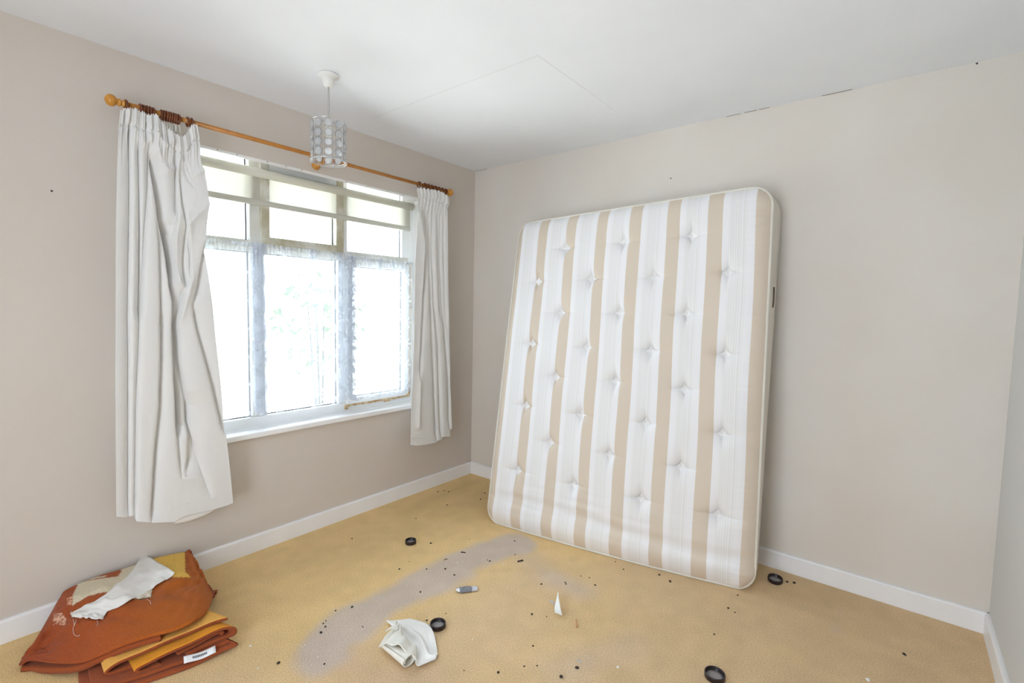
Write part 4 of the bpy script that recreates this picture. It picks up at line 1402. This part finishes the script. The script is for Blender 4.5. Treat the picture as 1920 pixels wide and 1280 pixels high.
q = grid_obj('plastic_film', rows_, CLEARP); solidify(q, 0.0006)
tag(q, 'tiny clear plastic shred near the lower edge of the carpet beside a dark crumb', 'plastic shred')


def stick(name, pa_, pb_, r, mt, label, cat):
    a_, b_ = np.append(fl(*pa_), r), np.append(fl(*pb_), r)
    mid = (a_+b_)/2+np.array([0, 0, 0.001])
    return tag(tube(name, [a_, a_*0.98+b_*0.02, mid, b_*0.98+a_*0.02, b_], [r*0.3, r, r*0.95, r, r*0.3], mt, None, 6), label, cat)


stick('wood_splinter', (1080, 1163), (1081, 1177), 0.0035, mat('raw_pale_wood', lin(206, 160, 110), 0.7), 'short pale wooden splinter to the right of the twisted white paper', 'splinter')
TW = mat('dark_bark', (0.05, 0.03, 0.02), 0.9)
stick('bark_twig', (970, 1053.5), (981, 1051), 0.0035, TW, 'dark brown twig on the carpet in front of the mattress foot', 'twig')
stick('bark_twig', (864, 1035.5), (873, 1036.5), 0.0025, TW, 'thin dark twig on the upper edge of the lilac carpet stain', 'twig')
stick('bark_twig', (832, 1050), (839, 1048), 0.0020, mat('dry_stalk', (0.22, 0.14, 0.07), 0.9), 'faint brown stalk left of the thin dark twig at the stain edge', 'twig')

# small dark crumbs and white flecks trodden into the carpet
crumb_px = [(749, 1067, 3), (800, 1067, 2.5), (767, 1053, 1.5), (780, 972, 2), (808, 1018.5, 3), (880, 1011, 1.5), (835, 1066.5, 3), (852, 1078, 3), (918, 1052, 3), (914, 1050, 2),
            (965, 1014, 2.5), (965.5, 1040, 2), (788, 1110, 3), (660, 1138, 3.5), (629, 1145, 2.5), (602, 1186, 4), (610, 1175, 3), (606, 1169, 2.5), (611, 1164, 2),
            (522, 1243, 4.5), (608, 1245, 3), (680, 1175, 2), (800, 1163, 3), (836, 1150, 2), (1015, 1095, 3), (1060, 1092, 2.5), (1061, 1095, 2.5), (1089, 1080, 2),
            (1116, 1097, 3), (1236, 1078, 3.5), (1256, 1090, 4), (1154, 1053, 2), (1169, 1067.5, 2.5), (1365, 1140, 3), (1378, 1148, 2), (1383, 1116, 2.5), (997, 1151.5, 3.5),
            (1025, 1156, 2), (999, 1211, 3), (983, 1249, 2.5), (1007, 1248, 2.5), (934, 1261, 4), (1082, 1252, 5), (1052, 1269, 5), (870, 1257, 2), (1339, 1189, 2.5),
            (1476, 1091, 3.5), (1489, 1093, 4), (1695, 1227, 4), (660, 1010, 2.5), (841, 922, 2.5), (833, 920, 2), (821, 922, 2.5), (838, 947, 2.5), (901, 936, 2.5), (909, 924, 2.5), (1105, 1083, 2)]
cm = []
for s_ in range(3):
    bm = bmesh.new(); bmesh.ops.create_icosphere(bm, subdivisions=1, radius=1.0)
    r2 = np.random.RandomState(70+s_)
    for v_ in bm.verts:
        v_.co *= 0.7+0.6*r2.rand()
        v_.co.z *= 0.6
    me_ = bpy.data.meshes.new('crumb'); bm.to_mesh(me_); bm.free(); smooth(me_); me_.materials.append(CRUMB); cm.append(me_)


MARKS = [((770, 1018), 'the castor cup near the window wall'), ((821, 1175), 'the castor cup touching the white cloth'), ((765, 1212), 'the crumpled white cloth'),
         ((873, 1106), 'the grey plastic sachet'), ((1045, 1145), 'the twisted white paper'), ((1453, 1090), 'the castor cup by the mattress corner'), ((1340, 1270), 'the nearest castor cup'),
         ((925, 978), 'the left foot corner of the mattress'), ((975, 1052), 'the dark brown twig'), ((425, 1200), 'the folded blankets'), ((868, 1036), 'the thin dark twig'),
         ((882, 890), 'the far corner of the room'), ((1081, 1170), 'the pale wooden splinter'), ((1200, 1070), 'the foot of the mattress'), ((1845, 1185), 'the right-hand corner of the skirting')]


def where(u, v):
    d = [((u-q[0])**2+(1.7*(v-q[1]))**2, i_) for i_, (q, _n) in enumerate(MARKS)]
    i_ = min(d)[1]; q, nm = MARKS[i_]
    du, dv = u-q[0], (v-q[1])*1.7
    if abs(du) > abs(dv):
        side = 'right of' if du > 0 else 'left of'
    else:
        side = 'in front of' if dv > 0 else 'behind'
    dist_ = math.hypot(du, dv)
    near = 'just ' if dist_ < 45 else ('' if dist_ < 110 else 'further ')
    return near+side+' '+nm


lie = []
for i, (u, v, s_) in enumerate(crumb_px):
    p = fl(u, v); o = bpy.data.objects.new('carpet_crumb', cm[i % 3]); COL.objects.link(o)
    dist = np.linalg.norm(np.array([p[0], p[1], 0])-CAM); r_ = s_*0.48*dist/F_PX*1.15
    o.location = (p[0], p[1], r_*0.4); o.scale = (r_*1.25, r_*0.95, r_); o.rotation_euler = (0, 0, rs.rand()*3)
    lie.append((o, u, v, ('large ' if s_ >= 4 else 'tiny ' if s_ <= 2 else '')+'dark crumb '+where(u, v), 'crumb', 'dark crumbs trodden into the carpet'))
FLK = mat('white_fleck', (0.85, 0.83, 0.78), 0.8)
flk_me = cm[0].copy(); flk_me.materials.clear(); flk_me.materials.append(FLK)
for i, (u, v, s_) in enumerate([(857, 1055, 3), (944, 1057.5, 3), (600, 1170, 2.5), (470, 1211, 4), (484, 1253, 3), (1158, 1251, 5), (951, 1102, 2), (1041, 1170, 2.5), (1257, 1121, 2), (1627, 1275, 7), (886, 1199, 2.5), (572, 1209, 2), (596, 1232, 2.5)]):
    p = fl(u, v); o = bpy.data.objects.new('white_fleck', flk_me); COL.objects.link(o)
    dist = np.linalg.norm(np.array([p[0], p[1], 0])-CAM); r_ = s_*0.45*dist/F_PX
    o.location = (p[0], p[1], r_*0.4); o.scale = (r_*1.2, r_, r_*0.7); o.rotation_euler = (0, 0, rs.rand()*3)
    lie.append((o, u, v, ('larger ' if s_ >= 4 else 'tiny ')+'white fleck '+where(u, v), 'fleck', 'white flecks scattered on the carpet'))
seen = {}
for q in lie:
    seen.setdefault(q[3], []).append(q)
for lb, qs in seen.items():
    qs.sort(key=lambda q: q[1])
    nm = [''] if len(qs) == 1 else (['left one: ', 'right one: '] if len(qs) == 2 else ['leftmost: ', 'second from left: ', 'third from left: ', 'fourth from left: ', 'fifth from left: ', 'sixth from left: '])
    if len(qs) == 2 and abs(qs[0][1]-qs[1][1]) < 8:
        qs.sort(key=lambda q: q[2]); nm = ['upper one: ', 'lower one: ']
    for q, pre in zip(qs, nm):
        tag(q[0], pre+q[3], q[4], q[5])

# nails left in the walls
def wall_nail(c, axis, label):
    n = lathe_obj('wall_nail', [(0.0035, -0.001), (0.0038, 0.001), (0.0022, 0.004), (0.0006, 0.005)], (0, 0, 0), DARK, axis=axis, seg=10)
    if axis == 1:
        n.rotation_euler = (0, 0, PI)
    n.location = c
    return tag(n, label, 'nail')


wall_nail((1.565, 0.0, 2.116), 1, 'small dark nail in the back wall above the mattress')
wall_nail((0.0, -2.445, 1.769), 0, 'small dark nail in the left wall left of the long curtain')
wall_nail((2.846, 0.0, 2.394), 1, 'small dark nail where the back wall meets the ceiling at the right')
shrub('garden_shrub', (-4.2, 1.1, 1.0), 0.75, 0.9, 260, 5, LEAF, 'pale washed-out green shrub outside beyond the right casement')
shrub('garden_shrub', (-5.2, -0.9, 1.05), 0.55, 0.5, 130, 6, LEAF, 'pale washed-out green shrub outside beyond the left lower pane')
